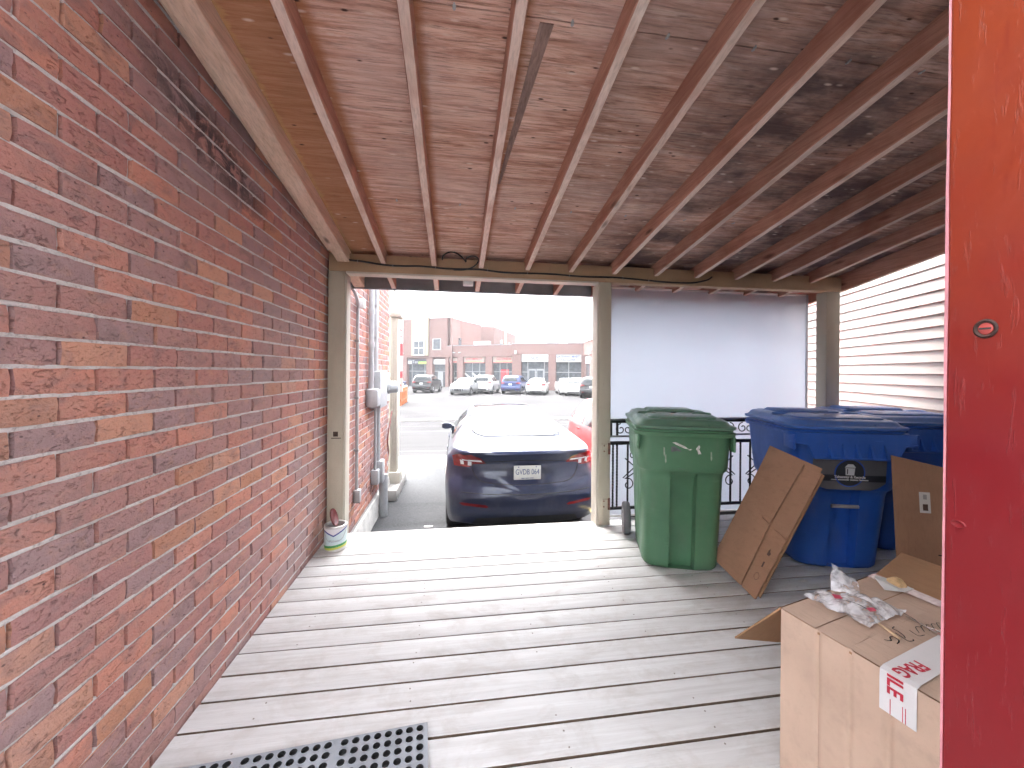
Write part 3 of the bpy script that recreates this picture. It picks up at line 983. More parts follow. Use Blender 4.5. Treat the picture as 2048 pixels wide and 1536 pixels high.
# local: y runs along the wall away from the camera, the face looks towards -x
EXP = 0.1085
prof = [(-0.004, EXP), (-0.004, EXP * 0.96), (-0.021, 0.010), (-0.022, 0.002), (-0.018, -0.003), (0.03, -0.003), (0.03, EXP)]
m = MB()
m.loft([[(px_, yy_, pz_) for px_, pz_ in prof] for yy_ in (0.0, 1.9, 3.8, 5.7)])
pl = m.mesh("siding_plank", SID, 30)
MB().box(0.032, 0.25, 0.0, 5.7, GZ, 4.6).build("wall_core", SID, sid)
MB().box(-0.012, 0.028, -0.01, 5.71, GZ, -0.345).build("foundation", CONC, sid)
k = 0
while -0.34 + EXP * (k + 1) < 4.6:
    link("siding_plank", pl, sid, Matrix.Translation((0, 0, -0.34 + EXP * k)))
    k += 1

# ------------------------------------------------------------------ wheelie bins
DARKSLOT = plain("dark_slot", (0.012, 0.014, 0.014), 0.8, var=0.2)
def bin_front_y(z): return -0.275 - 0.085 * z
def make_bin(name, label, loc, rz, mat, mat_lid, collar_z, top_w, group=None, ch=0.082, bot_w=0.27):
    root = thing(name, label, "bin", loc, rz, group)
    H = 1.0
    def ring(z, inset=0.0, expand=0.0, chan=True):
        wh = bot_w + (top_w - bot_w) * z / H - inset + expand
        yf = bin_front_y(z) + inset - expand
        yb = 0.26 + 0.10 * z / H - inset + (expand * 0.3)
        r = 0.085
        cen = [(-wh + r, yf + r, 180, 270), (wh - r, yf + r, 270, 360), (wh - r, yb - r, 0, 90), (-wh + r, yb - r, 90, 180)]
        P = []
        d = 0.0
        if chan:
            d = 0.068 * sm(0.0, 0.01, z) * (1 - sm(0.635, 0.70, z))
        for ci, (cx_, cy_, a0, a1) in enumerate(cen):
            for k in range(6):
                a = R(a0 + (a1 - a0) * k / 5)
                P.append((cx_ + r * math.cos(a), cy_ + r * math.sin(a), z))
            if ci == 0:
                for x, dd in ((-ch - 0.022, 0), (-ch - 0.008, 0), (-ch, d), (-ch * 0.4, d), (ch * 0.4, d), (ch, d), (ch + 0.008, 0), (ch + 0.022, 0)):
                    P.append((x, yf + dd + 0.012 * (1 - (x / wh) ** 2) * -1, z))
        return P
    m = MB()
    levels = [(0.0, 0.03, 0), (0.008, 0.012, 0), (0.03, 0.0, 0)] + [(z, 0, 0) for z in (0.06, 0.15, 0.3, 0.45, 0.55) if z < collar_z - 0.03]
    levels += [(collar_z - 0.045, 0, 0), (collar_z - 0.012, 0, 0.003), (collar_z, 0, 0.012), (collar_z + 0.012, 0, 0.020), (collar_z + 0.05, 0, 0.022)]
    levels += [(z, 0, 0.022) for z in (0.64, 0.66, 0.68, 0.70, 0.75, 0.85, 0.95) if z > collar_z + 0.06] + [(0.998, 0, 0.022)]
    rings = [ring(*l) for l in levels]
    m.loft(rings)
    body = m.build("body", mat, root, 38)
    # rim flange
    m = MB()
    m.loft([ring(0.955, 0, 0.024, False), ring(0.958, 0, 0.045, False), ring(0.985, 0, 0.050, False), ring(0.988, 0, 0.036, False), ring(1.002, 0, 0.036, False), ring(1.004, 0, 0.0, False)])
    m.build("rim", mat, root, 38)
    # lid: skirt, step, crowned top, raised rear panel
    def rr(z, e):
        return [(x, y + (0.0), z + 0.012 * sm(-0.3, 0.4, y)) for x, y, _ in ring(1.0, 0, e, False)]
    m = MB()
    lids = [rr(1.006, 0.040), rr(1.010, 0.048), rr(1.026, 0.050), rr(1.032, 0.030), rr(1.036, 0.022), rr(1.058, 0.006), rr(1.066, -0.012), rr(1.070, -0.06), rr(1.073, -0.15), rr(1.074, -0.26)]
    m.loft(lids)
    lid = m.build("lid", mat_lid, root, 38)
    rp = MB()
    def panel(y0, y1, hw, z0, z1, s):
        return [(-hw + s, y0 + s, z1), (hw - s, y0 + s, z1), (hw - s, y1 - s, z1), (-hw + s, y1 - s, z1)]
    def rpanel(hw, y0, y1, z, e, r=0.05, n=5):
        P = []
        for cx_, cy_, a0 in ((-hw + r, y0 + r, 180), (hw - r, y0 + r, 270), (hw - r, y1 - r, 0), (-hw + r, y1 - r, 90)):
            for k in range(n):
                a = R(a0 + 90 * k / (n - 1))
                P.append((cx_ + (r - e) * math.cos(a), cy_ + (r - e) * math.sin(a), z))
        return P
    rp.loft([rpanel(top_w - .1, 0.06, 0.33, 1.07, 0.0), rpanel(top_w - .1, 0.06, 0.33, 1.088, 0.004), rpanel(top_w - .1, 0.06, 0.33, 1.098, 0.02)])
    rp.build("raised_panel", mat_lid, lid, 38)
    rp = MB()
    rp.loft([rpanel(top_w - .05, -0.31, -0.06, 1.062, 0.0), rpanel(top_w - .05, -0.31, -0.06, 1.078, 0.006), rpanel(top_w - .05, -0.31, -0.06, 1.084, 0.02)])
    rp.build("raised_panel", mat_lid, lid, 38)
    for s in (-1, 1):
        gs = MB()
        gs.loft([rpanel(0.055, 0.0, 0.075, 1.0755, 0.0, 0.03), rpanel(0.055, 0.0, 0.075, 1.0775, 0.004, 0.03)])
        me = gs.mesh("grip_slot", DARKSLOT, 30)
        link("grip_slot", me, lid, Matrix.Translation((s * (top_w - .083), -0.045, 0)))
        gs = MB()
        pts = [(s * (top_w - .083) + 0.062 * math.cos(a), -0.008 + 0.043 * math.sin(a), 1.078) for a in [2 * math.pi * k / 20 for k in range(20)]]
        gs.tube(pts, 0.008, 6, closed=True).build("grip_edge", mat_lid, lid, 60)
    # rear handle and hinge
    hb = MB()
    hb.tube(spline([(-0.24, 0.36, 0.985), (-0.24, 0.43, 1.035), (-0.22, 0.455, 1.05), (0.22, 0.455, 1.05), (0.24, 0.43, 1.035), (0.24, 0.36, 0.985)], 4), 0.016, 8)
    hb.build("handle", mat, root, 60)
    for s in (-1, 1):
        MB().box(s * 0.2 - 0.03, s * 0.2 + 0.03, 0.37, 0.44, 1.0, 1.075, b=0.01).build("hinge", mat_lid, root, 38)
    # front skirts under the rim
    for s in (-1, 1):
        MB().box(s * (top_w + 0.024) - 0.010, s * (top_w + 0.024) + 0.010, bin_front_y(0.95) - 0.030, bin_front_y(0.95) + 0.10, 0.86, 0.965, b=0.008).build("gusset", mat, root, 38)
    # wheels and axle
    ax = MB().cyl((-bot_w - .04, 0.30, 0.135), (bot_w + .04, 0.30, 0.135), 0.011)
    ax.build("axle", STEEL, root, 40)
    wm = MB()
    wm.lathe([(0.02, -0.028), (0.085, -0.026), (0.10, -0.030), (0.128, -0.028), (0.135, -0.018), (0.135, 0.018), (0.128, 0.028), (0.10, 0.030), (0.085, 0.026), (0.02, 0.028)], 28)
    wmesh = wm.mesh("wheel", plain("bin_wheel", (0.10, 0.10, 0.11), 0.55, var=0.2), 40)
    hub = MB().lathe([(0.0, 0.034), (0.03, 0.034), (0.04, 0.026), (0.08, 0.0275)], 20).mesh("hub", plain("bin_wheel_hub", (0.30, 0.30, 0.32), 0.5), 40)
    for s in (-1, 1):
        w = link("wheel", wmesh, root, Matrix.Translation((s * (bot_w + .065), 0.30, 0.136)) @ Matrix.Rotation(R(90 * s), 4, 'Y'))
        link("hub", hub, w, Matrix())
    return root

GREEN = mat_plastic("green_bin_plastic", (0.072, 0.185, 0.098))
GREENL = mat_plastic("green_lid_skylit", (0.105, 0.21, 0.145), 0.36)  # lighter than the green body: sky sheen painted into the lid
BLUE = mat_plastic("blue_bin_plastic", (0.018, 0.100, 0.44))
BLUEL = mat_plastic("blue_lid_skylit", (0.060, 0.17, 0.52), 0.36)  # paler than the blue body: sky reflection put into the lid colour
gbin = make_bin("wheelie_bin", "green wheelie bin with torn sticker scraps beside the middle post", (1.672, 2.825, 0.0015), R(-19), GREEN, GREENL, 0.71, 0.282, None, 0.078, 0.252)
def onfront(z, x=0.0, out=0.024):
    return frame((x, bin_front_y(z) - out - 0.0125 * (1 - (x / 0.28) ** 2), z), (1, 0, 0), (0, -0.085, 1))
SCRAP = plain("torn_sticker", (0.62, 0.60, 0.58), 0.6, var=0.35, scale=40)
SCRAPD = plain("torn_sticker_ink", (0.12, 0.12, 0.13), 0.6, var=0.4, scale=60)
q = random.Random(3)
def scrap(poly, mat, z, x):
    m = MB().prism(poly, 0.0012)
    link("sticker_scrap", m.mesh("sticker_scrap", mat), gbin, onfront(z, x, 0.0235))
scrap([(-.05, .03), (-.03, .034), (.0, .02), (.03, .008), (.055, -.012), (.028, -.008), (-.005, .006), (-.03, .018)], SCRAP, 0.885, -0.035)
scrap([(-.045, .01), (-.02, .014), (.012, -.006), (.022, -.022), (-.01, -.018), (-.042, -.026)], SCRAPD, 0.875, -0.048)
scrap([(-.03, .002), (-.012, .008), (-.004, .003), (-.016, -.004)], SCRAP, 0.868, 0.045)
scrap([(-.02, .004), (.0, .032), (.008, .02), (.002, .002), (.016, -.028), (-.004, -.032), (-.008, -.01)], SCRAP, 0.872, 0.085)
scrap([(-.022, .003), (.02, -.001), (.022, -.003), (-.02, .0)], SCRAPD, 0.735, -0.02)
for x, z in ((-0.125, 0.80), (-0.135, 0.85), (0.165, 0.83)):
    scrap([(-.006, .03), (.003, .028), (.006, -.02), (.0, -.034), (-.005, -.018)], plain("scratched_plastic", (0.30, 0.36, 0.28), 0.7, var=0.3, scale=50), z, x)

def blue_front(b, sticker):
    # ribbed lifting bracket under the rim
    poly = [(-0.375, 0.985), (0.375, 0.985), (0.375, 0.915), (0.30, 0.905), (0.262, 0.815), (-0.262, 0.815), (-0.30, 0.905), (-0.375, 0.915)]
    M_ = Matrix.Translation((0, bin_front_y(0.9) - 0.075, 0)) @ Matrix.Rotation(R(90), 4, 'X')
    m = MB()
    m.prism([(x, z) for x, z in poly], 0.012, M_, -0.006)
    edge = [(x, bin_front_y(0.9) - 0.075, z) for x, z in poly]
    m.tube([edge[1], edge[2], edge[3], edge[4], edge[5], edge[6], edge[7], edge[0]], 0.010, 6)
    br = m.build("lifting_bracket", BLUE, b, 38)
    for k in range(5):
        x = -0.17 + 0.085 * k
        MB().add([(x - 0.014, -0.352 - 0.078, 0.818), (x + 0.014, -0.352 - 0.078, 0.818), (x + 0.004, -0.352 - 0.078, 0.925), (x - 0.004, -0.352 - 0.078, 0.925),
                  (x - 0.010, -0.352 - 0.118, 0.824), (x + 0.010, -0.352 - 0.118, 0.824)],
                 [(0, 1, 5, 4), (0, 4, 3), (1, 2, 5), (3, 4, 5, 2)]).build("rib", BLUE, br, 30)
    m = MB()
    m.tube([(-0.086, bin_front_y(0.46) - 0.012, 0.46), (0.086, bin_front_y(0.46) - 0.012, 0.46)], 0.013, 10)
    m.build("lift_bar", plain("worn_lift_bar", (0.42, 0.41, 0.38), 0.4, 0.5), b, 40)
    if not sticker: return
    def st(nm, me, z, x, out): link(nm, me, b, onfront(z, x, out))
    G1 = plain("sticker_grey", (0.11, 0.115, 0.13), 0.4, var=0.08)
    G2 = plain("sticker_band", (0.018, 0.022, 0.032), 0.4, var=0.08)
    BL1 = plain("sticker_blue", (0.02, 0.09, 0.50), 0.4, var=0.08)
    WH = plain("sticker_white", (0.62, 0.64, 0.66), 0.4, var=0.05)
    base = MB()
    def strip(m, x0, x1, z0, z1, out, n=10, cut=0.0):
        V, F = [], []
        for k in range(n + 1):
            x = x0 + (x1 - x0) * k / n
            lo = z0 + (cut * max(0, (abs(x - (x0 + x1) / 2) / ((x1 - x0) / 2) - 0.7) / 0.3) if cut else 0)
            for z in (lo, z1):
                V.append((x, bin_front_y(z) - out - 0.0125 * (1 - (x / 0.31) ** 2), z))
        for k in range(n):
            F.append((2 * k, 2 * k + 2, 2 * k + 3, 2 * k + 1))
        return m.add(V, F)
    s = strip(base, -0.235, 0.235, 0.585, 0.806, 0.0235, cut=0.05).build("sticker", G1, b)
    strip(MB(), -0.236, 0.236, 0.645, 0.690, 0.0245).build("sticker_band", G2, s)
    def disc(r, out, z, mat, nm):
        m = MB()
        n = 36
        V = [(0, bin_front_y(z) - out - 0.0125, z)]
        for k in range(n):
            a = 2 * math.pi * k / n
            xx, zz = r * math.cos(a), z + r * math.sin(a)
            V.append((xx, bin_front_y(zz) - out - 0.0125 * (1 - (xx / 0.31) ** 2), zz))
        m.add(V, [(0, 1 + k, 1 + (k + 1) % n) for k in range(n)])
        return m.build(nm, mat, s)
    disc(0.098, 0.0252, 0.705, BL1, "sticker_ring")
    disc(0.090, 0.0260, 0.705, G2, "sticker_disc")
    ic = MB().prism([(-.027, -.038), (.027, -.038), (.030, .012), (-.030, .012)], 0.0006)
    link("bin_icon", ic.mesh("bin_icon", WH), s, onfront(0.728, 0, 0.0268))
    ic = MB().prism([(-.020, -.030), (-.014, -.030), (-.014, .006), (-.020, .006)], 0.0006)
    link("bin_icon_slot", ic.mesh("bin_icon_slot", G2), s, onfront(0.728, 0, 0.0276))
    ic = MB().prism([(-.036, .016), (.036, .016), (.026, .028), (.016, .040), (-.016, .040), (-.026, .028)], 0.0006)
    link("bin_icon_lid", ic.mesh("bin_icon_lid", WH), s, onfront(0.728, 0, 0.0268))
    link("lettering", text_mesh("Takeaway & Recycle", 0.026, WH, 0.0004, width=0.92, bold=0.0008), s, onfront(0.677, 0, 0.0272))
    bars = MB()
    for x0, x1 in ((-.118, -.083), (-.075, -.005), (.002, .055), (.062, .118)):
        bars.prism([(x0, -.004), (x1, -.004), (x1, .004), (x0, .004)], 0.0005)
    link("small_print", bars.mesh("small_print", WH), s, onfront(0.657, 0, 0.0272))

bb = make_bin("wheelie_bin", "blue recycling wheelie bin with round black sticker behind the leaning carton", (2.80, 2.71, 0.0015), R(-15), BLUE, BLUEL, 0.575, 0.335)
blue_front(bb, True)
bb2 = make_bin("wheelie_bin", "blue wheelie bin standing behind the upright cardboard by the siding", (3.615, 2.86, 0.0015), R(-13), BLUE, BLUEL, 0.575, 0.335)
blue_front(bb2, False)

# ------------------------------------------------------------------ flattened cartons
KRAFT = mat_cardboard("kraft_cardboard", (0.41, 0.235, 0.150))
KRAFTD = mat_cardboard("kraft_cardboard_inside", (0.36, 0.205, 0.115))
KRAFTL = mat_cardboard("pale_kraft_cardboard", (0.58, 0.42, 0.325))
LABELW = plain("paper_label", (0.66, 0.65, 0.63), 0.6, var=0.06)
PRINT = plain("carton_print", (0.10, 0.055, 0.04), 0.7, var=0.15, bump=0)
A_, B_ = Vector((1.86, 2.59, 0.055)), Vector((1.835, 2.165, 0.004))
LEAN = Vector((0.345, -0.05, 0.80))
car = thing("flattened_carton", "flattened brown carton leaning on the blue bin beside the green bin", "carton", (1.84, 2.3, 0))
FM = frame(B_, A_ - B_, LEAN)      # local x: away along the deck, local y: up the lean, local z: towards the blue bin or the viewer
WL = (A_ - B_).length
HL = LEAN.length
sgn = -1.0 if (FM.to_3x3() @ Vector((0, 0, 1))).x > 0 else 1.0
def cpart(poly, z0, th, mat, nm, parent=car, bend=0.0):
    m = MB()
    V = [(x, y, sgn * (z0 + bend * x * x)) for x, y in poly] + [(x, y, sgn * (z0 + th + bend * x * x)) for x, y in poly]
    n = len(poly)
    F = [tuple(range(n)), tuple(range(2 * n - 1, n - 1, -1))] + [(i, i + n, (i + 1) % n + n, (i + 1) % n) for i in range(n)]
    m.add(V, F, FM)
    bm_o = m.build(nm, mat, parent, world=True)
    bm_ = bmesh.new(); bm_.from_mesh(bm_o.data); bmesh.ops.recalc_face_normals(bm_, faces=bm_.faces); bm_.to_mesh(bm_o.data); bm_.free()
    return bm_o
fx = 0.125       # the flap line
cpart([(0.0, 0.02), (WL + 0.02, 0.03), (WL + 0.01, HL + 0.02), (0.005, HL - 0.01)], -0.022, 0.006, KRAFTD, "back_panel")
cpart([(0.012, 0.0), (WL, 0.0), (WL + 0.035, HL + 0.03), (0.03, HL + 0.022)], -0.013, 0.005, KRAFT, "back_panel")
main_p = cpart([(fx + 0.008, 0.0), (WL, 0.0), (WL, HL), (fx + 0.008, HL), (fx + 0.026, 0.445), (fx + 0.10, 0.452), (fx + 0.10, 0.446), (fx + 0.026, 0.436)], 0.004, 0.008, KRAFT, "main_panel", bend=0.03)
cpart([(0.0, 0.0), (fx - 0.004, 0.0), (fx - 0.012, 0.425), (0.0, 0.415)], 0.004, 0.006, KRAFT, "flap")
cpart([(0.0, 0.425), (fx - 0.014, 0.436), (fx - 0.006, HL - 0.004), (0.0, HL - 0.006)], 0.002, 0.006, KRAFT, "flap")
cpart([(0.30, 0.535), (0.325, 0.545), (0.315, 0.580), (0.29, 0.568)], 0.0095, 0.0008, LABELW, "paper_label", main_p)
cpart([(0.185, 0.255), (0.215, 0.275), (0.195, 0.345), (0.166, 0.322)], 0.0078, 0.0008, LABELW, "paper_label", main_p)
cpart([(0.187, 0.27), (0.203, 0.28), (0.192, 0.312), (0.177, 0.302)], 0.0089, 0.0005, PRINT, "label_print", main_p)
mp = MB()
mp.tube([(0.062 + 0.018 * math.cos(a), 0.118 + 0.022 * math.sin(a), sgn * 0.0105) for a in [2 * math.pi * k / 18 for k in range(18)]], 0.0012, 4, closed=True)
mp.box(0.055, 0.066, 0.185, 0.222, sgn * 0.0102 - .0004, sgn * 0.0102 + .0004)
mp.prism([(0.05, 0.268), (0.07, 0.268), (0.07, 0.298), (0.06, 0.312), (0.058, 0.295), (0.045, 0.287)], 0.0008, None, sgn * 0.0102)
mm = mp.mesh("printed_mark", PRINT); mm.transform(FM); mm.transform(WORLDM[car.name].inverted())
link("printed_mark", mm, car)

up = thing("cardboard_sheet", "tall brown cardboard sheet standing upright before the second blue bin", "cardboard", (2.90, 2.09, 0.0), R(-24))
m = MB()
rings = []
for k in range(7):
    x = -0.095 + 0.80 * k / 6
    b_ = 0.02 * math.sin(k * 0.6)
    rings.append([(x, b_, 0.003), (x + 0.012, b_ + 0.10, 0.855 - 0.03 * k), (x + 0.012, b_ + 0.106, 0.855 - 0.03 * k), (x, b_ + 0.006, 0.003)])
m.loft(rings)
m.build("sheet", KRAFT, up)
def up_pt(x, z, o=0.0015): return (x + 0.012 * z / 0.855, 0.02 * math.sin(max(0, (x + .095) / .8 * 6) * 0.6) + 0.10 * z / 0.855 - o, z)
def up_quad(x0, x1, z0, z1, mat, nm, o=0.0035):
    MB().add([up_pt(x0, z0, o), up_pt(x1, z0, o), up_pt(x1, z1, o), up_pt(x0, z1, o)], [(0, 1, 2, 3)]).build(nm, mat, up)
up_quad(0.045, 0.105, 0.50, 0.63, LABELW, "paper_label")
up_quad(0.062, 0.090, 0.515, 0.555, PRINT, "label_print", 0.0045)
up_quad(0.066, 0.086, 0.585, 0.615, plain("label_grey", (0.35, 0.35, 0.35), 0.6), "label_print", 0.0045)
up_quad(0.13, 0.30, 0.243, 0.25, DARKSLOT, "slot", 0.0035)

# ------------------------------------------------------------------ big carton in the foreground
TOPZ = 0.60
Lc = Vector((1.094, 1.18, 0.0))
U, Vv = Vector((0.985, 0.174, 0)), Vector((0.174, -0.985, 0))
U.normalize(); Vv.normalize()
big = thing("cardboard_box", "big pale cardboard box with FRAGILE tape beside the red jamb", "box", tuple(Lc), math.atan2(0.174, 0.985))
# local frame: x = U; world V = -local y
LU, LV = 0.575, 0.64
def crumple(p, a, s, seed): return a * noise.noise((p[0] * s + seed, p[1] * s, p[2] * s))
def wallgrid(o, ex, ey, w, h, nrm, nu, nv, amp, seed):
    V, F = [], []
    o, ex, ey, nrm = Vector(o), Vector(ex), Vector(ey), Vector(nrm)
    for j in range(nv + 1):
        for i in range(nu + 1):
            p = o + ex * (w * i / nu) + ey * (h * j / nv)
            e = min(1.0, 6 * min(i / nu, 1 - i / nu, j / nv, 1 - j / nv) + 0.25)
            V.append(tuple(p + nrm * (crumple(p, amp, 5, seed) + crumple(p, amp * 0.5, 14, seed + 9)) * e))
    for j in range(nv):
        for i in range(nu):
            a = j * (nu + 1) + i
            F.append((a, a + 1, a + nu + 2, a + nu + 1))
    return MB().add(V, F)
def side(nm, o, ex, w, nrm, seed, crease=()):
    m = wallgrid(o, ex, (0, 0, 1), w, TOPZ - 0.004, nrm, 120, 24, 0.0035, seed)
    for i, p in enumerate(m.v):
        d = (Vector(p) - Vector(o)).dot(Vector(ex))
        s = sum(0.006 * math.exp(-((d - c) / 0.006) ** 2) for c in crease)
        m.v[i] = tuple(Vector(p) - Vector(nrm) * s)
    return m.build(nm, KRAFTL, big, 60)
side("side_panel", (0, -LV, 0.002), (0, 1, 0), LV, (-1, 0, 0), 1, (LV - 0.118, LV - 0.205, LV - 0.292, LV - 0.30))
side("side_panel", (0.0, 0.0, 0.002), (1, 0, 0), LU, (0, 1, 0), 2)
side("side_panel", (LU, 0.0, 0.002), (0, -1, 0), LV, (1, 0, 0), 3)
side("side_panel", (LU, -LV, 0.002), (-1, 0, 0), LU, (0, -1, 0), 4)
for nm, v0, v1, dz, seed in (("top_flap", 0.0, 0.108, 0.0, 5), ("top_flap", 0.1105, 0.2, -0.001, 6), ("top_flap", 0.2015, LV, 0.0008, 7)):
    m = wallgrid((0.001, -v1, TOPZ + dz), (1, 0, 0), (0, 1, 0), LU - 0.002, v1 - v0, (0, 0, 1), 30, 10, 0.0035, seed)
    m.build(nm, KRAFTL, big, 60)
MB().box(0.004, LU - 0.004, -LV + 0.004, -0.004, TOPZ - 0.016, TOPZ - 0.010).build("inner_flap", KRAFTD, big)
# rear flap hanging outwards
fl = MB()
th = 0.0045
n_, c_ = 8, R(48)
P0 = [(LU * k / n_, 0.0, TOPZ - 0.003) for k in range(n_ + 1)]
P1 = [(-0.012 + (LU + 0.01) * k / n_, 0.17 - 0.0875 * LU * k / n_, TOPZ - 0.21 - 0.16 * k / n_) for k in range(n_ + 1)]
V = P0 + P1 + [(x, y + 0.003, z + th) for x, y, z in P0] + [(x, y + 0.003, z + th) for x, y, z in P1]
k1 = n_ + 1
F = []
for k in range(n_):
    F += [(k, k1 + k, k1 + k + 1, k + 1), (2 * k1 + k, 2 * k1 + k + 1, 3 * k1 + k + 1, 3 * k1 + k), (k1 + k, 3 * k1 + k, 3 * k1 + k + 1, k1 + k + 1)]
F += [(0, 2 * k1, 3 * k1, k1), (n_, k1 + n_, 3 * k1 + n_, 2 * k1 + n_)]
fl.add(V, F).build("rear_flap", KRAFTD, big, 30)
fl = MB()
fl.add([(LU, 0, TOPZ - .003), (LU, -LV, TOPZ - .003), (LU + 0.24, -LV, TOPZ + 0.03), (LU + 0.24, 0.02, TOPZ + 0.03),
        (LU, 0, TOPZ + .002), (LU, -LV, TOPZ + .002), (LU + 0.24, -LV, TOPZ + 0.035), (LU + 0.24, 0.02, TOPZ + 0.035)],
       [(0, 3, 2, 1), (4, 5, 6, 7), (0, 4, 7, 3), (3, 7, 6, 2), (1, 2, 6, 5)]).build("side_flap", KRAFTD, big)
# clear tape along the back edge, fragile tape over the near edge
CT = NT("clear_tape", 0.18, 0, 0.5)
CT.color(CT.ramp(CT.noise(CT.map(CT.coord("Object"), (30, 60, 1)), 1.0, 4), [(0.35, (0.50, 0.38, 0.37)), (0.65, (0.66, 0.54, 0.53))]))
def ribbon(pts, across, w, mat, nm, th=0.0006):
    a = Vector(across).normalized() * w / 2
    V, F = [], []
    for p in pts:
        V += [tuple(Vector(p) - a), tuple(Vector(p) + a)]
    for k in range(len(pts) - 1):
        F.append((2 * k, 2 * k + 2, 2 * k + 3, 2 * k + 1))
    return MB().add(V, F).build(nm, mat, big)
ribbon([(LU - 0.035, 0.0, TOPZ + 0.005), (LU - 0.035, -0.1, TOPZ + 0.0055), (LU - 0.035, -0.3, TOPZ + 0.005), (LU - 0.035, -LV, TOPZ + 0.005)], (1, 0, 0), 0.055, CT.m, "clear_tape")
FT = plain("fragile_tape_white", (0.68, 0.67, 0.68), 0.35, var=0.05)
FR = plain("fragile_tape_red", (0.52, 0.02, 0.05), 0.4, var=0.1)
tv = -0.318
ribbon([(0.45, tv, TOPZ + 0.0062), (0.30, tv, TOPZ + 0.0060), (0.12, tv, TOPZ + 0.0062), (0.012, tv, TOPZ + 0.006), (-0.004, tv, TOPZ + 0.002), (-0.0065, tv, TOPZ - 0.02), (-0.0065, tv, TOPZ - 0.105)], (0, 1, 0), 0.078, FT, "fragile_tape")
link("lettering", text_mesh("FRAG", 0.047, FR, 0.0002, 'RIGHT', 0.92, 0.0012), big, frame((0.004, tv + 0.006, TOPZ + 0.0072), (-1, 0, 0), (0, -1, 0)))
link("lettering", text_mesh("ILE", 0.047, FR, 0.0002, 'LEFT', 0.92, 0.0012), big, frame((-0.0075, tv + 0.006, TOPZ + 0.002), (0, 0, -1), (0, -1, 0)))
for dv in (-0.03, -0.024):
    MB().box(-0.0078, -0.0072, tv + 0.012 + dv, tv + 0.0135 + dv, TOPZ - 0.104, TOPZ - 0.064).build("tape_line", FR, big)
MB().box(-0.0078, -0.0072, tv + 0.014, tv + 0.0155, TOPZ - 0.104, TOPZ - 0.064).build("tape_line", FR, big)
# marker-pen writing
def pen(pts, r=0.0016):
    P = spline([(u, -v, TOPZ + 0.0048) for u, v in pts], 5)
    m = MB().tube(P, r, 5)
    m.v = [(x, y, TOPZ + 0.0045 + (z - TOPZ - 0.0048) * 0.25) for x, y, z in m.v]
    m.build("pen_stroke", INK, big)
pen([(0.135, 0.226), (0.150, 0.236), (0.165, 0.226), (0.178, 0.232), (0.170, 0.246), (0.150, 0.250)])
pen([(0.238, 0.205), (0.222, 0.208), (0.222, 0.220), (0.216, 0.236), (0.205, 0.246)])
pen([(0.205, 0.222), (0.200, 0.240), (0.196, 0.256), (0.212, 0.262), (0.22, 0.258)])
for k in range(5):
    pen([(0.275 + 0.022 * k, 0.250 + 0.004 * k), (0.300 + 0.022 * k, 0.232 + 0.004 * k), (0.318 + 0.02 * k, 0.240 + 0.003 * k)], 0.0013)
pen([(0.262, 0.232), (0.255, 0.256), (0.278, 0.262)], 0.0013)
pen([(0.355, 0.180), (0.345, 0.215)], 0.0015)

SHR = Matrix(((1, 0, 0, 0), (0.0875, 1, 0, 0), (0, 0, 1, 0), (0, 0, 0, 1)))
for ch in big.children:
    if ch.name.split('.')[0] != "lettering": ch.data.transform(SHR)

# things lying on the box
FILM = NT("clear_film", 0.12, 0, 0.6)
fco = FILM.coord("Object")
FILM.color(FILM.ramp(FILM.noise(fco, 30, 3), [(0.3, (0.62, 0.62, 0.65)), (0.7, (0.85, 0.85, 0.88))]))
FILM.put(FILM.b.inputs["Alpha"], FILM.ramp(FILM.noise(fco, 26, 3, 0.6, 0.6), [(0.40, 0.30), (0.60, 0.90)]))
FILM.bump(FILM.noise(fco, 60, 2, 0.5, 0.6), 0.25, 0.003)
bag = thing("plastic_bag", "crumpled clear plastic packet with red corners on the cardboard box", "plastic bag", tuple(big.matrix_basis @ Vector((0.24, -0.06, TOPZ + 0.004))), math.atan2(0.174, 0.985))
def film_patch(c4, nu, nv, amp, base, seed, nm, puff=0.02):
    a, b, c, d = [Vector(p) for p in c4]
    V, F = [], []
    for j in range(nv + 1):
        for i in range(nu + 1):
            s, t2 = i / nu, j / nv
            p = (a * (1 - s) + b * s) * (1 - t2) + (d * (1 - s) + c * s) * t2
            k = 4 * s * (1 - s) * 4 * t2 * (1 - t2)
            rid = abs(noise.noise((p.x * 20 + seed, p.y * 20, seed))) + 0.3 * abs(noise.noise((p.x * 48 + seed, p.y * 48, 2.0)))
            z = base + p.z + amp * rid + puff * k
            V.append((p.x + 0.008 * noise.noise((p.x * 30, p.y * 30, seed + 5)), p.y + 0.008 * noise.noise((p.x * 30, p.y * 30, seed + 8)), z))
    for j in range(nv):
        for i in range(nu):
            q0 = j * (nu + 1) + i
            F.append((q0, q0 + 1, q0 + nu + 2, q0 + nu + 1))
    return MB().add(V, F).build(nm, FILM.m, bag, 25)
film_patch([(-0.12, 0.045, 0), (-0.085, -0.11, 0), (0.12, -0.095, 0), (0.075, 0.03, 0)], 44, 34, 0.020, 0.004, 1.3, "packet", 0.030)
film_patch([(-0.02, 0.05, 0.02), (0.03, -0.02, 0.02), (0.075, 0.03, 0.05), (0.05, 0.09, 0.085)], 20, 20, 0.012, 0.004, 4.2, "packet_fold", 0.012)
film_patch([(-0.115, 0.075, 0), (-0.09, -0.01, 0.006), (0.0, 0.0, 0.012), (-0.02, 0.075, 0.004)], 22, 20, 0.016, 0.003, 7.7, "packet_fold", 0.008)
RED = plain("red_print", (0.50, 0.02, 0.07), 0.4)
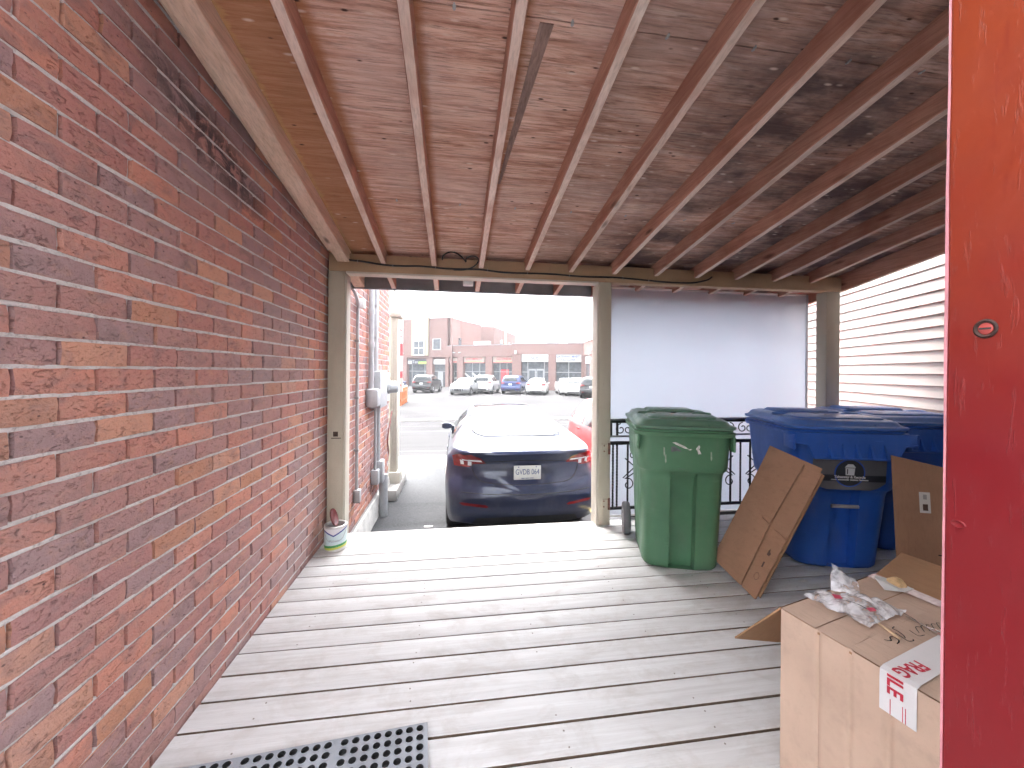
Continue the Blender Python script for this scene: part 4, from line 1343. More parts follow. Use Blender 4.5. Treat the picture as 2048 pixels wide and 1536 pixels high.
MB().prism([(-0.075, 0.0), (-0.055, -0.012), (-0.04, 0.004), (-0.06, 0.018)], 0.001, Matrix.Translation((0, 0, 0.034))).build("red_corner", RED, bag)
MB().prism([(-0.045, -0.085), (-0.02, -0.088), (-0.012, -0.074), (-0.035, -0.068)], 0.001, Matrix.Translation((0, 0, 0.032))).build("red_corner", RED, bag)
MB().tube(spline([(-0.05, -0.02, 0.032), (-0.04, -0.045, 0.034), (-0.035, -0.075, 0.031)], 6), 0.0012, 5).build("seal_line", INK, bag)
def onbox(u, v, z=0.0): return big.matrix_basis @ Vector((u, -v, TOPZ + z))
wd = thing("wooden_stick", "thin pale wooden stick poking out from the plastic packet", "stick", tuple(onbox(0.19, 0.19, 0.006)))
a, b = onbox(0.21, 0.145, 0.009) - onbox(0.19, 0.19, 0.006), onbox(0.178, 0.228, 0.008) - onbox(0.19, 0.19, 0.006)
MB().tube([a, a.lerp(b, 0.5), b], [0.0022, 0.0042, 0.0038], 8).build("shaft", mat_wood("bare_stick", (0.5, 0.35, 0.22), (0.66, 0.5, 0.34), 'Y', knots=False), wd, 60)
rd = thing("metal_spoon", "shiny metal spoon lying on the box next to the pen marks", "spoon", tuple(onbox(0.31, 0.22, 0.006)))
a, b = onbox(0.335, 0.165, 0.008) - onbox(0.31, 0.22, 0.006), onbox(0.318, 0.262, 0.008) - onbox(0.31, 0.22, 0.006)
CHR = plain("polished_metal", (0.75, 0.75, 0.76), 0.12, 1.0, var=0.05, bump=0)
MB().tube([a, a.lerp(b, 0.6), a.lerp(b, 0.75), b], [0.002, 0.0026, 0.007, 0.0085], 8).build("handle", CHR, rd, 60)
ck = thing("food_scrap", "small beige food scrap on a white wrapper at the box's back edge", "food scrap", tuple(onbox(0.545, 0.03, 0.006)))
m = MB()
n = 20
V = [(0, 0, 0.026)]
F = []
for j in range(1, 6):
    for k in range(n):
        a = 2 * math.pi * k / n
        r = 0.032 * math.sin(j / 5 * 1.6) * (1 + 0.18 * noise.noise((math.cos(a) * 2, math.sin(a) * 2, j * 0.6)))
        V.append((r * math.cos(a), 0.8 * r * math.sin(a), 0.026 * math.cos(j / 5 * 1.55) + 0.004 * noise.noise((k * .7, j, 3))))
for k in range(n): F.append((0, 1 + k, 1 + (k + 1) % n))
for j in range(4):
    for k in range(n):
        F.append((1 + j * n + k, 1 + (j + 1) * n + k, 1 + (j + 1) * n + (k + 1) % n, 1 + j * n + (k + 1) % n))
m.add(V, F).build("crust", plain("dry_bread", (0.62, 0.42, 0.22), 0.85, var=0.3, scale=40, bump=0.6), ck, 60)
MB().add([(-0.09, -0.03, 0.003), (-0.03, -0.05, 0.001), (0.03, -0.035, 0.001), (0.02, 0.03, 0.002), (-0.05, 0.035, 0.02), (-0.08, 0.01, 0.024)], [(0, 1, 5), (1, 2, 3), (1, 3, 4, 5)]).build("wrapper", WHITEP, ck)

def litter(loc, r, label, rz, mat):
    o = thing("paper_scrap", label, "litter", loc, rz)
    V = [(0, 0, 0.012)]
    n = 14
    for k in range(n):
        a = 2 * math.pi * k / n
        q_ = r * (0.75 + 0.35 * noise.noise((k * 1.3, r * 40, 0)))
        V.append((1.5 * q_ * math.cos(a), 0.6 * q_ * math.sin(a), 0.002 + 0.007 * abs(noise.noise((k * 0.9, 2, r)))))
    MB().add(V, [(0, 1 + k, 1 + (k + 1) % n) for k in range(n)]).build("crumpled_sheet", mat, o)
litter((2.315, 2.325, 0.0005), 0.032, "small off-white crumpled scrap on the deck beside the blue bin", 0.2, plain("dirty_paper", (0.52, 0.50, 0.46), 0.8))
litter((-0.322, 5.15, GZ + 0.001), 0.05, "white paper scrap on the asphalt before the brick wall", 0.1, WHITEP)

# ------------------------------------------------------------------ red jamb
t = NT("red_gloss_paint", 0.45, 0, 0.25)
pos = t.coord("Position")
sp = t.sep(pos)
rag = t.math('ADD', sp[2], t.math('MULTIPLY', t.noise(t.map(pos, (6, 6, 5)), 1.5, 4), 0.35))
c = t.ramp(t.math('SUBTRACT', rag, 1.0), [(0.45, (0.145, 0.009, 0.012)), (0.95, (0.225, 0.036, 0.012))])
c = t.mix(t.ramp(t.noise(t.map(pos, (1, 90, 22)), 1.0, 5, 0.7), [(0.66, 0.0), (0.78, 0.06)]), c, (0.56, 0.10, 0.10))
c = t.mix(t.ramp(t.noise(t.map(pos, (1, 45, 9), loc=(3, 1, 2)), 1.0, 4, 0.65), [(0.28, 0.3), (0.40, 0.0)]), c, (0.13, 0.006, 0.008))
t.color(c)
t.rough(t.ramp(t.noise(pos, 25, 4), [(0.3, 0.34), (0.7, 0.55)]))
t.bump(t.math('ADD', t.math('MULTIPLY', t.ramp(t.noise(t.map(pos, (1, 120, 17)), 1.0, 4, 0.65), [(0.60, 0.0), (0.68, 1.0)]), 0.8), t.noise(t.map(pos, (8, 8, 4)), 2.2, 4, 0.6)), 0.45, 0.0016)
REDP = t.m
jam = thing("door_jamb", "thick red glossy painted wooden door jamb with a sunken screw", "door jamb", (0.62, 0.2, 0))
m = MB()
rings = []
for k in range(41):
    z = 0.001 + 2.6 * k / 40
    w1 = 0.0012 * noise.noise((z * 7, 0, 0))
    e = 0.0035 + 0.0012 * noise.noise((z * 11, 2, 0))
    dx = 0.004 * (z - 1.39)
    rings.append([(0.0, -0.55, z), (0.13, -0.55, z), (0.13, 0.206 + w1, z), (e + 0.004, 0.214 + w1, z), (e * 0.5, 0.2175 + w1, z), (0.0015, 0.2165 + w1, z), (0.0, 0.2135 + w1, z)])
    rings[-1] = [(x, y - 0.004 * (z - 1.39), zz) for x, y, zz in rings[-1]]
m.loft(rings)
m.build("frame", REDP, jam, 25)
PINK = plain("pale_pink_edge", (0.40, 0.15, 0.17), 0.5, var=0.25, scale=14, bump=0.4)  # thin paler pink strip along the jamb's far edge
m = MB()
rings = []
for k in range(41):
    z = 0.001 + 2.6 * k / 40
    y = 0.2165 - 0.004 * (z - 1.39) + 0.0012 * noise.noise((z * 7, 0, 0))
    w = 0.0022 + 0.0016 * noise.noise((z * 3, 5, 0))
    rings.append([(0.001, y, z), (0.0, y + w, z), (0.006, y + w + 0.002, z), (0.007, y, z)])
m.loft(rings)
m.build("pink_edge", PINK, jam, 40)
hm = Matrix.Translation((0, 0.179, 1.445)) @ Matrix.Rotation(R(-90), 4, 'Y')
MB().lathe([(0.0115, 0.0008), (0.0095, 0.0022), (0.0075, 0.0008), (0.0072, 0.0003)], 24, hm).build("screw_hole", plain("rusty_hole2", (0.035, 0.012, 0.008), 0.8, var=0.4, scale=200), jam, 60)
sc = MB().lathe([(0.0, 0.0012), (0.005, 0.0012), (0.0066, 0.0006)], 20, hm).build("screw_head", plain("red_screw", (0.42, 0.08, 0.07), 0.35, 0.3), jam, 60)
MB().box(-0.0017, -0.0012, 0.1735, 0.1845, 1.4442, 1.4462).build("screw_slot", INK, sc)
hm2 = Matrix.Translation((0, 0.203, 1.205)) @ Matrix.Rotation(R(-90), 4, 'Y')
MB().lathe([(0.0, 0.0006), (0.005, 0.0009), (0.0066, 0.0016), (0.0078, 0.0003)], 24, hm2 @ Matrix.Diagonal((0.62, 1.0, 1, 1))).build("filled_knot", REDP, jam, 60)

# the house wall the jamb belongs to, running on to the right of the doorway
MB().box(0.135, 3.42, -0.30, 0.205, 0.0, 3.05).build("house_wall", plain("house_wall_paint", (0.42, 0.36, 0.32), 0.8), jam)

# ------------------------------------------------------------------ paint can
can = thing("paint_can", "opened white paint can with green and blue label beside the left post", "paint can", (-0.913, 3.235, 0.002), R(12))
t = NT("paint_can_label", 0.35, 0, 0.5)
co = t.coord("Object")
sp = t.sep(co)
zn = t.math('DIVIDE', sp[2], 0.19)
wv = t.math('ADD', zn, t.math('MULTIPLY', sp[0], -0.55))
wv2 = t.math('ADD', zn, t.math('MULTIPLY', t.math('ABSOLUTE', t.math('SUBTRACT', sp[0], -0.01)), -2.6))
c = t.ramp(wv, [(0.0, (0.62, 0.62, 0.58)), (0.10, (0.56, 0.57, 0.11)), (0.18, (0.06, 0.30, 0.09)), (0.27, (0.55, 0.66, 0.68))], 'CONSTANT')
c = t.mix(t.ramp(wv2, [(0.66, 0.0), (0.67, 1.0)], 'CONSTANT'), c, (0.66, 0.65, 0.67))
c = t.mix(t.math('MULTIPLY', t.ramp(wv2, [(0.60, 0.0), (0.61, 1.0)], 'CONSTANT'), t.ramp(wv2, [(0.66, 1.0), (0.67, 0.0)], 'CONSTANT')), c, (0.05, 0.06, 0.26))
c = t.mix(t.ramp(t.noise(co, 40, 4, 0.7), [(0.62, 0.0), (0.7, 0.8)]), c, (0.66, 0.65, 0.64))
t.color(c)
MB().lathe([(0.0, 0.0), (0.078, 0.0), (0.083, 0.004), (0.081, 0.010), (0.081, 0.176), (0.084, 0.180), (0.084, 0.188), (0.080, 0.190), (0.066, 0.188), (0.066, 0.180), (0.072, 0.176), (0.074, 0.150), (0.0, 0.145)], 36).build("body", plain("can_tin", (0.62, 0.61, 0.60), 0.35, 0.5), can, 40)
MB().lathe([(0.0816, 0.014), (0.0818, 0.016), (0.0818, 0.172), (0.0816, 0.174)], 48).build("label", t.m, can, 40)
lidm = MB().lathe([(0.0, 0.0), (0.055, 0.001), (0.060, 0.005), (0.066, 0.005), (0.068, 0.0), (0.068, -0.004), (0.060, -0.004), (0.0, -0.004)], 32, Matrix.Translation((-0.012, 0.01, 0.238)) @ Matrix.Rotation(R(72), 4, 'Y') @ Matrix.Rotation(R(12), 4, 'X'))
lidm.build("lid", plain("painted_lid", (0.12, 0.018, 0.018), 0.45, var=0.4, scale=25), can, 40)
hd = MB().tube(spline([(0.083 * math.cos(R(200)), 0.083 * math.sin(R(200)), 0.150), (-0.05, -0.087, 0.10), (0.0, -0.094, 0.088), (0.05, -0.087, 0.10), (0.083 * math.cos(R(-20)), 0.083 * math.sin(R(-20)), 0.150)], 8), 0.0018, 6)
hd.build("handle", STEEL, can, 60)
tm = text_mesh("Ultimate", 0.026, plain("label_text", (0.25, 0.29, 0.33), 0.5), 0.0002, width=1.0)
for v in tm.vertices:
    a = v.co.x / 0.0826 - math.pi / 2 - 0.1
    z_, d_ = v.co.y + 0.085, v.co.z
    v.co = Vector((0.0826 * math.cos(a), 0.0826 * math.sin(a), z_))
link("lettering", tm, can)

# ------------------------------------------------------------------ rubber ring mat
mat_o = thing("rubber_mat", "grey rubber ring mat full of round holes on the deck", "mat", (-0.095, 1.561, 0.003), R(4.6))
RM = plain("dusty_grey_rubber", (0.26, 0.28, 0.31), 0.5, var=0.2, scale=6, bump=0.3)
PIT = 0.0385
m = MB()
TH = 0.016
def hole_cell(m, x0, x1, y0, y1):
    cx_, cy_ = (x0 + x1) / 2, (y0 + y1) / 2
    n = 16
    outer, i1, i2, i3 = [], [], [], []
    for k in range(n):
        a = 2 * math.pi * k / n
        c, s = math.cos(a), math.sin(a)
        f_ = 1.0 / max(abs(c), abs(s))
        outer.append((cx_ + c * f_ * (x1 - x0) / 2, cy_ + s * f_ * (y1 - y0) / 2, TH))
        i1.append((cx_ + c * 0.0168, cy_ + s * 0.0168, TH))
        i2.append((cx_ + c * 0.0156, cy_ + s * 0.0156, TH + 0.0022))
        i3.append((cx_ + c * 0.0132, cy_ + s * 0.0132, TH + 0.0018))
    i4 = [(x, y, 0.0005) for x, y, _ in i3]
    V = outer + i1 + i2 + i3 + i4
    F = []
    for r_ in range(4):
        for k in range(n):
            k2 = (k + 1) % n
            F.append((r_ * n + k, r_ * n + k2, (r_ + 1) * n + k2, (r_ + 1) * n + k))
    m.add(V[:4 * n], F[:3 * n])
    m.cur = 1
    m.add(V[3 * n:], [(k, (k + 1) % n, n + (k + 1) % n, n + k) for k in range(n)])
    m.cur = 0
x = 0.0
MD = 16 * PIT
def top(m, x0, x1, y0, y1): m.add([(x0, y0, TH), (x1, y0, TH), (x1, y1, TH), (x0, y1, TH)], [(0, 1, 2, 3)])
top(m, -0.010, 0.0, -MD - 0.012, 0.004)
xx = -0.010
for g in range(3):
    for k in range(8):
        for r_ in range(16):
            hole_cell(m, xx - PIT, xx, -PIT * (r_ + 1), -PIT * r_)
        top(m, xx - PIT, xx, 0.0, 0.004)
        top(m, xx - PIT, xx, -MD - 0.012, -MD)
        xx -= PIT
    top(m, xx - 0.018, xx, -MD - 0.012, 0.004)
    xx -= 0.018
m.add([(xx, -MD - .012, TH), (0, -MD - .012, TH), (0, .004, TH), (xx, .004, TH), (xx, -MD - .012, 0), (0, -MD - .012, 0), (0, .004, 0), (xx, .004, 0)], [(0, 4, 5, 1), (1, 5, 6, 2), (2, 6, 7, 3), (3, 7, 4, 0)])
m.build("ring_sheet", [RM, BLACKRUB], mat_o, 35)
MB().box(xx + 0.004, -0.004, -MD - 0.008, 0.0, 0.0004, 0.002).build("backing", BLACKRUB, mat_o)

# ------------------------------------------------------------------ service fittings on the outside of the brick wall
XW = -1.045
cd = thing("conduit", "thin grey electrical conduit with a small box on the exterior brick", "conduit", (XW, 4.33, 0))
MB().tube(spline([(-1.0, 3.95, 2.20), (-0.99, 4.1, 2.16), (-1.005, 4.28, 2.09), (-1.015, 4.33, 2.02), (-1.018, 4.33, 1.9)], 5) + [Vector((-1.018, 4.33, 0.13))], 0.017, 10).build("pipe", GREYPAINT, cd, 60, world=True)
MB().box(-1.044, -0.975, 4.29, 4.37, 0.0, 0.135, b=0.008).build("junction_box", GREYPAINT, cd, 30, world=True)
MB().box(-1.03, -0.955, 4.33, 4.42, 2.05, 2.15, b=0.01).build("elbow_fitting", WHITEP, cd, 30, world=True)
for z in (0.55, 1.1, 1.7):
    MB().box(-1.044, -0.998, 4.306, 4.354, z - 0.012, z + 0.012, b=0.003).build("strap", STEEL, cd, 30, world=True)
em = thing("electric_meter", "grey electricity meter cabinet with tall service pipes on the exterior brick", "electric meter", (XW, 5.2, 0))
MB().tube([(-1.0, 4.93, 1.06), (-1.0, 4.93, 4.2)], 0.033, 14).build("service_pipe", GREYPAINT, em, 60, world=True)
MB().tube([(-1.0, 5.16, 1.36), (-1.0, 5.16, 4.2)], 0.038, 14).build("service_pipe", GREYPAINT, em, 60, world=True)
for z in (1.7, 2.1):
    MB().lathe([(0.035, -0.03), (0.041, -0.03), (0.041, 0.03), (0.035, 0.03)], 16, Matrix.Translation((-1.0, 4.93, z))).build("coupling", GREYPAINT, em, 40, world=True)
    MB().box(-1.044, -0.975, 5.11, 5.21, z + 0.1 - 0.012, z + 0.1 + 0.012).build("strap", STEEL, em, world=True)
MB().box(-1.044, -0.905, 5.02, 5.50, 0.92, 1.38, b=0.01).build("cabinet", GREYPAINT, em, 30, world=True)
MB().box(-1.044, -0.90, 4.84, 5.015, 0.95, 1.17, b=0.03).build("breaker_box", GREYPAINT, em, 30, world=True)
MB().box(-1.044, -0.93, 5.56, 5.86, 0.96, 1.36, b=0.008).build("meter_base", WHITEP, em, 30, world=True)
mr = MB().lathe([(0.092, 0.0), (0.092, 0.035), (0.084, 0.04), (0.082, 0.12), (0.070, 0.14), (0.0, 0.142)], 26, Matrix.Translation((-0.93, 5.71, 1.16)) @ Matrix.Rotation(R(90), 4, 'Y'))
mr.build("meter_dome", plain("meter_glass", (0.50, 0.52, 0.54), 0.1, 0.2), em, 40, world=True)
MB().lathe([(0.093, 0.004), (0.099, 0.008), (0.099, 0.028), (0.093, 0.032)], 26, Matrix.Translation((-0.93, 5.71, 1.16)) @ Matrix.Rotation(R(90), 4, 'Y')).build("meter_ring", STEEL, em, 40, world=True)
MB().tube([(-1.0, 5.22, 0.92), (-1.0, 5.22, 0.10)], 0.018, 10).build("lower_pipe", GREYPAINT, em, 60, world=True)
MB().tube([(-1.0, 5.40, 0.92), (-1.0, 5.40, 0.08)], 0.028, 12).build("lower_pipe", GREYPAINT, em, 60, world=True)
MB().box(-1.044, -0.955, 5.17, 5.29, -0.06, 0.12, b=0.006).build("junction_box", GREYPAINT, em, 30, world=True)
MB().box(-1.044, -0.93, 5.34, 5.50, -0.09, 0.20, b=0.006).build("junction_box", GREYPAINT, em, 30, world=True)
MB().tube([(-0.965, 5.62, -0.04), (-0.965, 5.62, GZ + 0.0)], 0.058, 16).build("ground_pipe", GREYPAINT, em, 60, world=True)
for k, (dy, c) in enumerate(((0.0, (0.20, 0.03, 0.03)), (0.04, (0.16, 0.05, 0.04)))):
    MB().tube(spline([(-0.985, 6.45 - dy, 0.75), (-0.98, 6.25 - dy, 0.60), (-0.99, 6.1 - dy, 0.35), (-0.98, 6.12 - dy, 0.15), (-0.99, 5.95 - dy, 0.02), (-1.0, 5.7 - dy, 0.02)], 6), 0.008, 6).build("loose_wire", plain("wire_%d" % k, c, 0.5), em, 60, world=True)

ds = thing("door_surround", "cream painted door pilaster and plinth at the brick corner", "door surround", (-0.98, 6.75, GZ))
MB().box(-1.044, -0.925, 6.62, 6.86, -0.26, 2.26, b=0.008).build("pilaster", TRIM, ds, 30, world=True)
for k in range(3):
    MB().box(-1.02 + 0.033 * k, -1.005 + 0.033 * k, 6.611, 6.622, -0.15, 2.1, b=0.003).build("fluting", TRIM, ds, 30, world=True)
MB().box(-1.044, -0.875, 6.58, 6.92, 2.262, 2.34, b=0.01).build("cap", TRIM, ds, 30, world=True)
MB().box(-1.044, -0.875, 6.57, 6.93, GZ + 0.17, -0.262, b=0.01).build("plinth", TRIM, ds, 30, world=True)
MB().box(-1.044, -0.87, 6.2, 7.4, GZ, GZ + 0.165, b=0.012).build("step", CONC, ds, 30, world=True)
MB().box(-1.3, -1.06, 6.862, 7.2, GZ + 0.17, 2.9).build("shopfront_wall", TRIM, ds, world=True)
gl = thing("gooseneck_lamp", "thin dark gooseneck lamp above the cream door surround", "lamp", (-0.93, 6.75, 2.34))
MB().tube(spline([(-0.96, 6.72, 2.34), (-0.945, 6.72, 2.50), (-0.94, 6.72, 2.66), (-0.90, 6.72, 2.70), (-0.84, 6.72, 2.68)], 6), 0.008, 8).build("arm", IRON, gl, 60, world=True)
MB().tube([(-1.04, 6.72, 2.73), (-0.90, 6.72, 2.69)], 0.007, 8).build("stay", IRON, gl, 60, world=True)
MB().lathe([(0.012, 0.05), (0.03, 0.04), (0.05, 0.0), (0.047, 0.0), (0.0, 0.035)], 18, Matrix.Translation((-0.84, 6.72, 2.645))).build("shade", GREYPAINT, gl, 40, world=True)

# ------------------------------------------------------------------ cars
GLASS = mat_glass_dark()
TYRE = plain("tyre_rubber", (0.018, 0.018, 0.02), 0.75, var=0.2, scale=30)
RIM = plain("alloy_rim", (0.42, 0.43, 0.45), 0.3, 0.9, var=0.1)
CARBLK = plain("black_car_plastic", (0.018, 0.018, 0.02), 0.55, var=0.2)
TAIL = NT("tail_lamp_red", 0.12, 0, 0.6)
TAIL.color(TAIL.ramp(TAIL.noise(TAIL.coord("Object"), 12, 3), [(0.3, (0.16, 0.010, 0.012)), (0.7, (0.26, 0.02, 0.022))]))
TAIL.coat(0.8, 0.05)
TAIL = TAIL.m
CLEARL = plain("clear_lamp", (0.66, 0.67, 0.69), 0.12, var=0.1)
PLATE = plain("number_plate_white", (0.60, 0.62, 0.60), 0.4, var=0.06)
PLATEB = plain("number_plate_blue", (0.03, 0.06, 0.20), 0.5, var=0.1)
WH_CACHE = {}
def wheel_meshes(r):
    key = round(r, 2)
    if key in WH_CACHE: return WH_CACHE[key]
    ty = MB().lathe([(r * 0.66, -0.10), (r * 0.80, -0.115), (r * 0.95, -0.108), (r, -0.085), (r, 0.085), (r * 0.95, 0.108), (r * 0.80, 0.115), (r * 0.66, 0.10)], 32)
    rim = MB().lathe([(r * 0.67, 0.098), (r * 0.64, 0.104), (r * 0.60, 0.06), (r * 0.3, 0.03), (0.0, 0.03)], 32)
    sp_ = MB()
    for k in range(5):
        a = 2 * math.pi * k / 5
        M_ = Matrix.Rotation(a, 4, 'Z')
        sp_.add([(r * 0.10, -0.035, 0.085), (r * 0.10, 0.035, 0.085), (r * 0.63, 0.028, 0.098), (r * 0.63, -0.028, 0.098),
                 (r * 0.10, -0.05, 0.03), (r * 0.10, 0.05, 0.03), (r * 0.63, 0.045, 0.05), (r * 0.63, -0.045, 0.05)],
                [(0, 3, 2, 1), (0, 1, 5, 4), (1, 2, 6, 5), (2, 3, 7, 6), (3, 0, 4, 7)], M_)
    sp_.lathe([(0.0, 0.094), (r * 0.13, 0.09), (r * 0.16, 0.03)], 16)
    WH_CACHE[key] = (ty.mesh("tyre", TYRE, 40), rim.mesh("rim", CARBLK, 40), sp_.mesh("spokes", RIM, 30))
    return WH_CACHE[key]

def build_car(name, label, loc, rz, paint, S, group=None, detail=1, plate_text=None):
    root = thing(name, label, "car", loc, rz, group)
    L, W = S["L"], S["W"]
    top, belt, plan = curve1(S["top"]), curve1(S["belt"]), curve1(S["plan"])
    zbot = S.get("zb", 0.20)
    fr = curve1(S["rear"]); ff = curve1(S["front"])
    tuck = S.get("tuck", 0.27)
    def section(y):
        w = plan(y) * W / 2
        rise = 0.06 * (1 - sm(0.0, 0.5, y)) * S.get("rear_rise", 1.0) + 0.03 * sm(L - 0.5, L, y)
        zb = zbot + rise
        zt = top(y)
        zl = min(belt(y), zt - 0.02)
        h = zt - zl
        k = max(0.0, min(1.0, (h - 0.05) / 0.34))
        wr = w * (0.93 - tuck * k)
        zs = max(0.0, zl - zb)
        pts = [(0, zb), (w * 0.55, zb), (w * 0.86, zb + 0.004), (w * 0.955, zb + 0.05 * min(1, zs / .5)), (w * 0.985, zb + 0.28 * zs), (w, zb + 0.55 * zs), (w * 0.992, zb + 0.80 * zs), (w * 0.972, zl - 0.03), (w * 0.942, zl + 0.10 * h),
               (w * 0.942 * 0.55 + wr * 0.45 + 0.012 * k, zl + 0.48 * h), (wr, zl + 0.84 * h), (wr * 0.86, zl + 0.955 * h), (wr * 0.5, zl + 0.99 * h), (0, zt)]
        zc = (zb + zt) / 2
        e = 1.0
        for d in (y, L - y):
            if d < 0.12:
                e = min(e, 0.90 + 0.10 * math.sqrt(max(0, 1 - (1 - d / 0.12) ** 2)))
        P = spline([(x, 0, z) for x, z in pts], 3 if detail else 2)
        return [(max(0, p.x) * e, zc + (p.z - zc) * e) for p in P], w, zc
    ys = [0, 0.008, 0.03, 0.06, 0.09, 0.12]
    n = 44 if detail else 26
    ys += [0.12 + (L - 0.24) * k / n for k in range(1, n)] + [L - d for d in (0.12, 0.09, 0.06, 0.03, 0.008, 0.0)]
    V, F = [], []
    rings = []
    def deform(x, y0, z, w):
        b = 1 - sm(0, 0.55, y0)
        c = 1 - sm(0, 0.7, L - y0)
        u = min(1, abs(x) / max(w, 0.1))
        return y0 + b * (fr(z) + S.get("rr", 0.16) * u ** 2.6) - c * (ff(z) + S.get("fr_", 0.30) * u ** 2.4)
    def ringpts(y, s=1.0):
        half_, w, zc = section(y)
        full = [(x, z) for x, z in half_] + [(-x, z) for x, z in half_[-2:0:-1]]
        return [(x * s, deform(x * s, y, zc + (z - zc) * s, w), zc + (z - zc) * s) for x, z in full]
    seq = [ringpts(0, s) for s in (0.02, 0.25, 0.5, 0.7, 0.85, 0.95)] + [ringpts(y) for y in ys] + [ringpts(L, s) for s in (0.95, 0.85, 0.7, 0.5, 0.25, 0.02)]
    mb = MB()
    mb.loft(seq)
    me = mb.mesh("body", paint)
    bmx = bmesh.new(); bmx.from_mesh(me); bmesh.ops.recalc_face_normals(bmx, faces=bmx.faces)
    tree = BVHTree.FromBMesh(bmx)
    bmx.to_mesh(me); bmx.free()
    R_ = S["wheel"]
    # wheel arches cut out of the body
    cut = MB()
    for wy in S["axles"]:
        for s in (-1, 1):
            cut.cyl((s * (W / 2 - 0.27), wy, R_ * 0.98), (s * (W / 2 + 0.2), wy, R_ * 0.98), R_ + 0.045, n=28)
    tmp = bpy.data.objects.new("tmp_body", me); COL.objects.link(tmp)
    cme = cut.mesh("tmp_cut", CARBLK)
    bmx = bmesh.new(); bmx.from_mesh(cme); bmesh.ops.recalc_face_normals(bmx, faces=bmx.faces); bmx.to_mesh(cme); bmx.free()
    tc = bpy.data.objects.new("tmp_cut", cme); COL.objects.link(tc)
    md = tmp.modifiers.new("cut", 'BOOLEAN'); md.operation = 'DIFFERENCE'; md.object = tc; md.solver = 'EXACT'
    bpy.context.view_layer.update()
    nm = bpy.data.meshes.new_from_object(tmp.evaluated_get(bpy.context.evaluated_depsgraph_get()))
    bpy.data.objects.remove(tmp); bpy.data.objects.remove(tc)
    nm.name = "body"
    nm.polygons.foreach_set("use_smooth", [True] * len(nm.polygons))
    nm.set_sharp_from_angle(angle=R(40))
    body = link("body", nm, root)
    def cast(o, d):
        h = tree.ray_cast(Vector(o), Vector(d))
        return h
    def project(pts, plane, off):
        out = []
        for a, b in pts:
            if plane == 'rear': o, d = (a, -3, b), (0, 1, 0)
            elif plane == 'front': o, d = (a, L + 3, b), (0, -1, 0)
            elif plane == 'left': o, d = (-3, a, b), (1, 0, 0)
            elif plane == 'right': o, d = (3, a, b), (-1, 0, 0)
            else: o, d = (a, b, 4), (0, 0, -1)
            h = cast(o, d)
            if h[0] is None:
                out.append(None); continue
            nn = h[1] if h[1].dot(Vector(d)) < 0 else -h[1]
            out.append(h[0] + nn * off)
        return out
    def decal(nm_, poly, plane, mat, off=0.004, parent=None, cuts=3):
        b = bmesh.new()
        b.faces.new([b.verts.new((p[0], p[1], 0)) for p in poly])
        bmesh.ops.triangulate(b, faces=b.faces[:])
        for _ in range(cuts if detail else 2):
            bmesh.ops.subdivide_edges(b, edges=[e for e in b.edges if e.calc_length() > 0.05], cuts=1)
            bmesh.ops.triangulate(b, faces=b.faces[:])
        pr = project([(v.co.x, v.co.y) for v in b.verts], plane, off)
        bad = []
        for v, p in zip(b.verts[:], pr):
            if p is None: bad.append(v)
            else: v.co = p
        bmesh.ops.delete(b, geom=bad, context='VERTS')
        mm_ = bpy.data.meshes.new(nm_); b.to_mesh(mm_); b.free()
        mm_.materials.append(mat)
        mm_.polygons.foreach_set("use_smooth", [True] * len(mm_.polygons))
        return link(nm_, mm_, parent or root)
    def seam(pts, plane, r=0.004, mat=CARBLK, nm_="shut_line", k=8):
        P = [(p.x, p.y) for p in spline([(a, b, 0) for a, b in pts], k)]
        pr = [p for p in project(P, plane, 0.0005) if p is not None]
        if len(pr) > 2: MB().tube(pr, r, 6).build(nm_, mat, root, 60)
    for p in S["rear_window"]:
        decal("rear_window", p, S.get("rw_plane", 'rear'), GLASS)
        if detail: seam(p + [p[0]], S.get("rw_plane", 'rear'), 0.007, nm_="window_seal", k=4)
    for p in S.get("windshield", []): decal("windshield", p, S.get("ws_plane", 'top'), GLASS)
    for p in S["side_windows"]:
        for pl_ in ('left', 'right'): decal("side_window", p, pl_, GLASS)
    for p in S.get("roof_glass", []): decal("roof_glass", p, 'top', GLASS)
    for p in S["tail"]:
        for s in (-1, 1):
            tl = decal("tail_light", [(s * a, b) for a, b in p], 'rear', TAIL, 0.010)
            for pc in S.get("tail_clear", []):
                decal("clear_lens", [(s * a, b) for a, b in pc], 'rear', CLEARL, 0.014, tl)
    for p in S.get("reflector", []):
        for s in (-1, 1): decal("reflector", [(s * a, b) for a, b in p], 'rear', TAIL, 0.006)
    for p in S.get("rear_black", []): decal("diffuser", p, 'rear', CARBLK, 0.005)
    for p in S.get("head", []):
        for s in (-1, 1): decal("headlight", [(s * a, b) for a, b in p], 'front', CLEARL, 0.008)
    for p in S.get("front_black", []): decal("grille", p, 'front', CARBLK, 0.005)
    for ln in S.get("rear_lines", []): seam(ln, 'rear', 0.0045)
    for ln in S.get("side_lines", []):
        for pl_ in ('left', 'right'): seam(ln, pl_, 0.004)
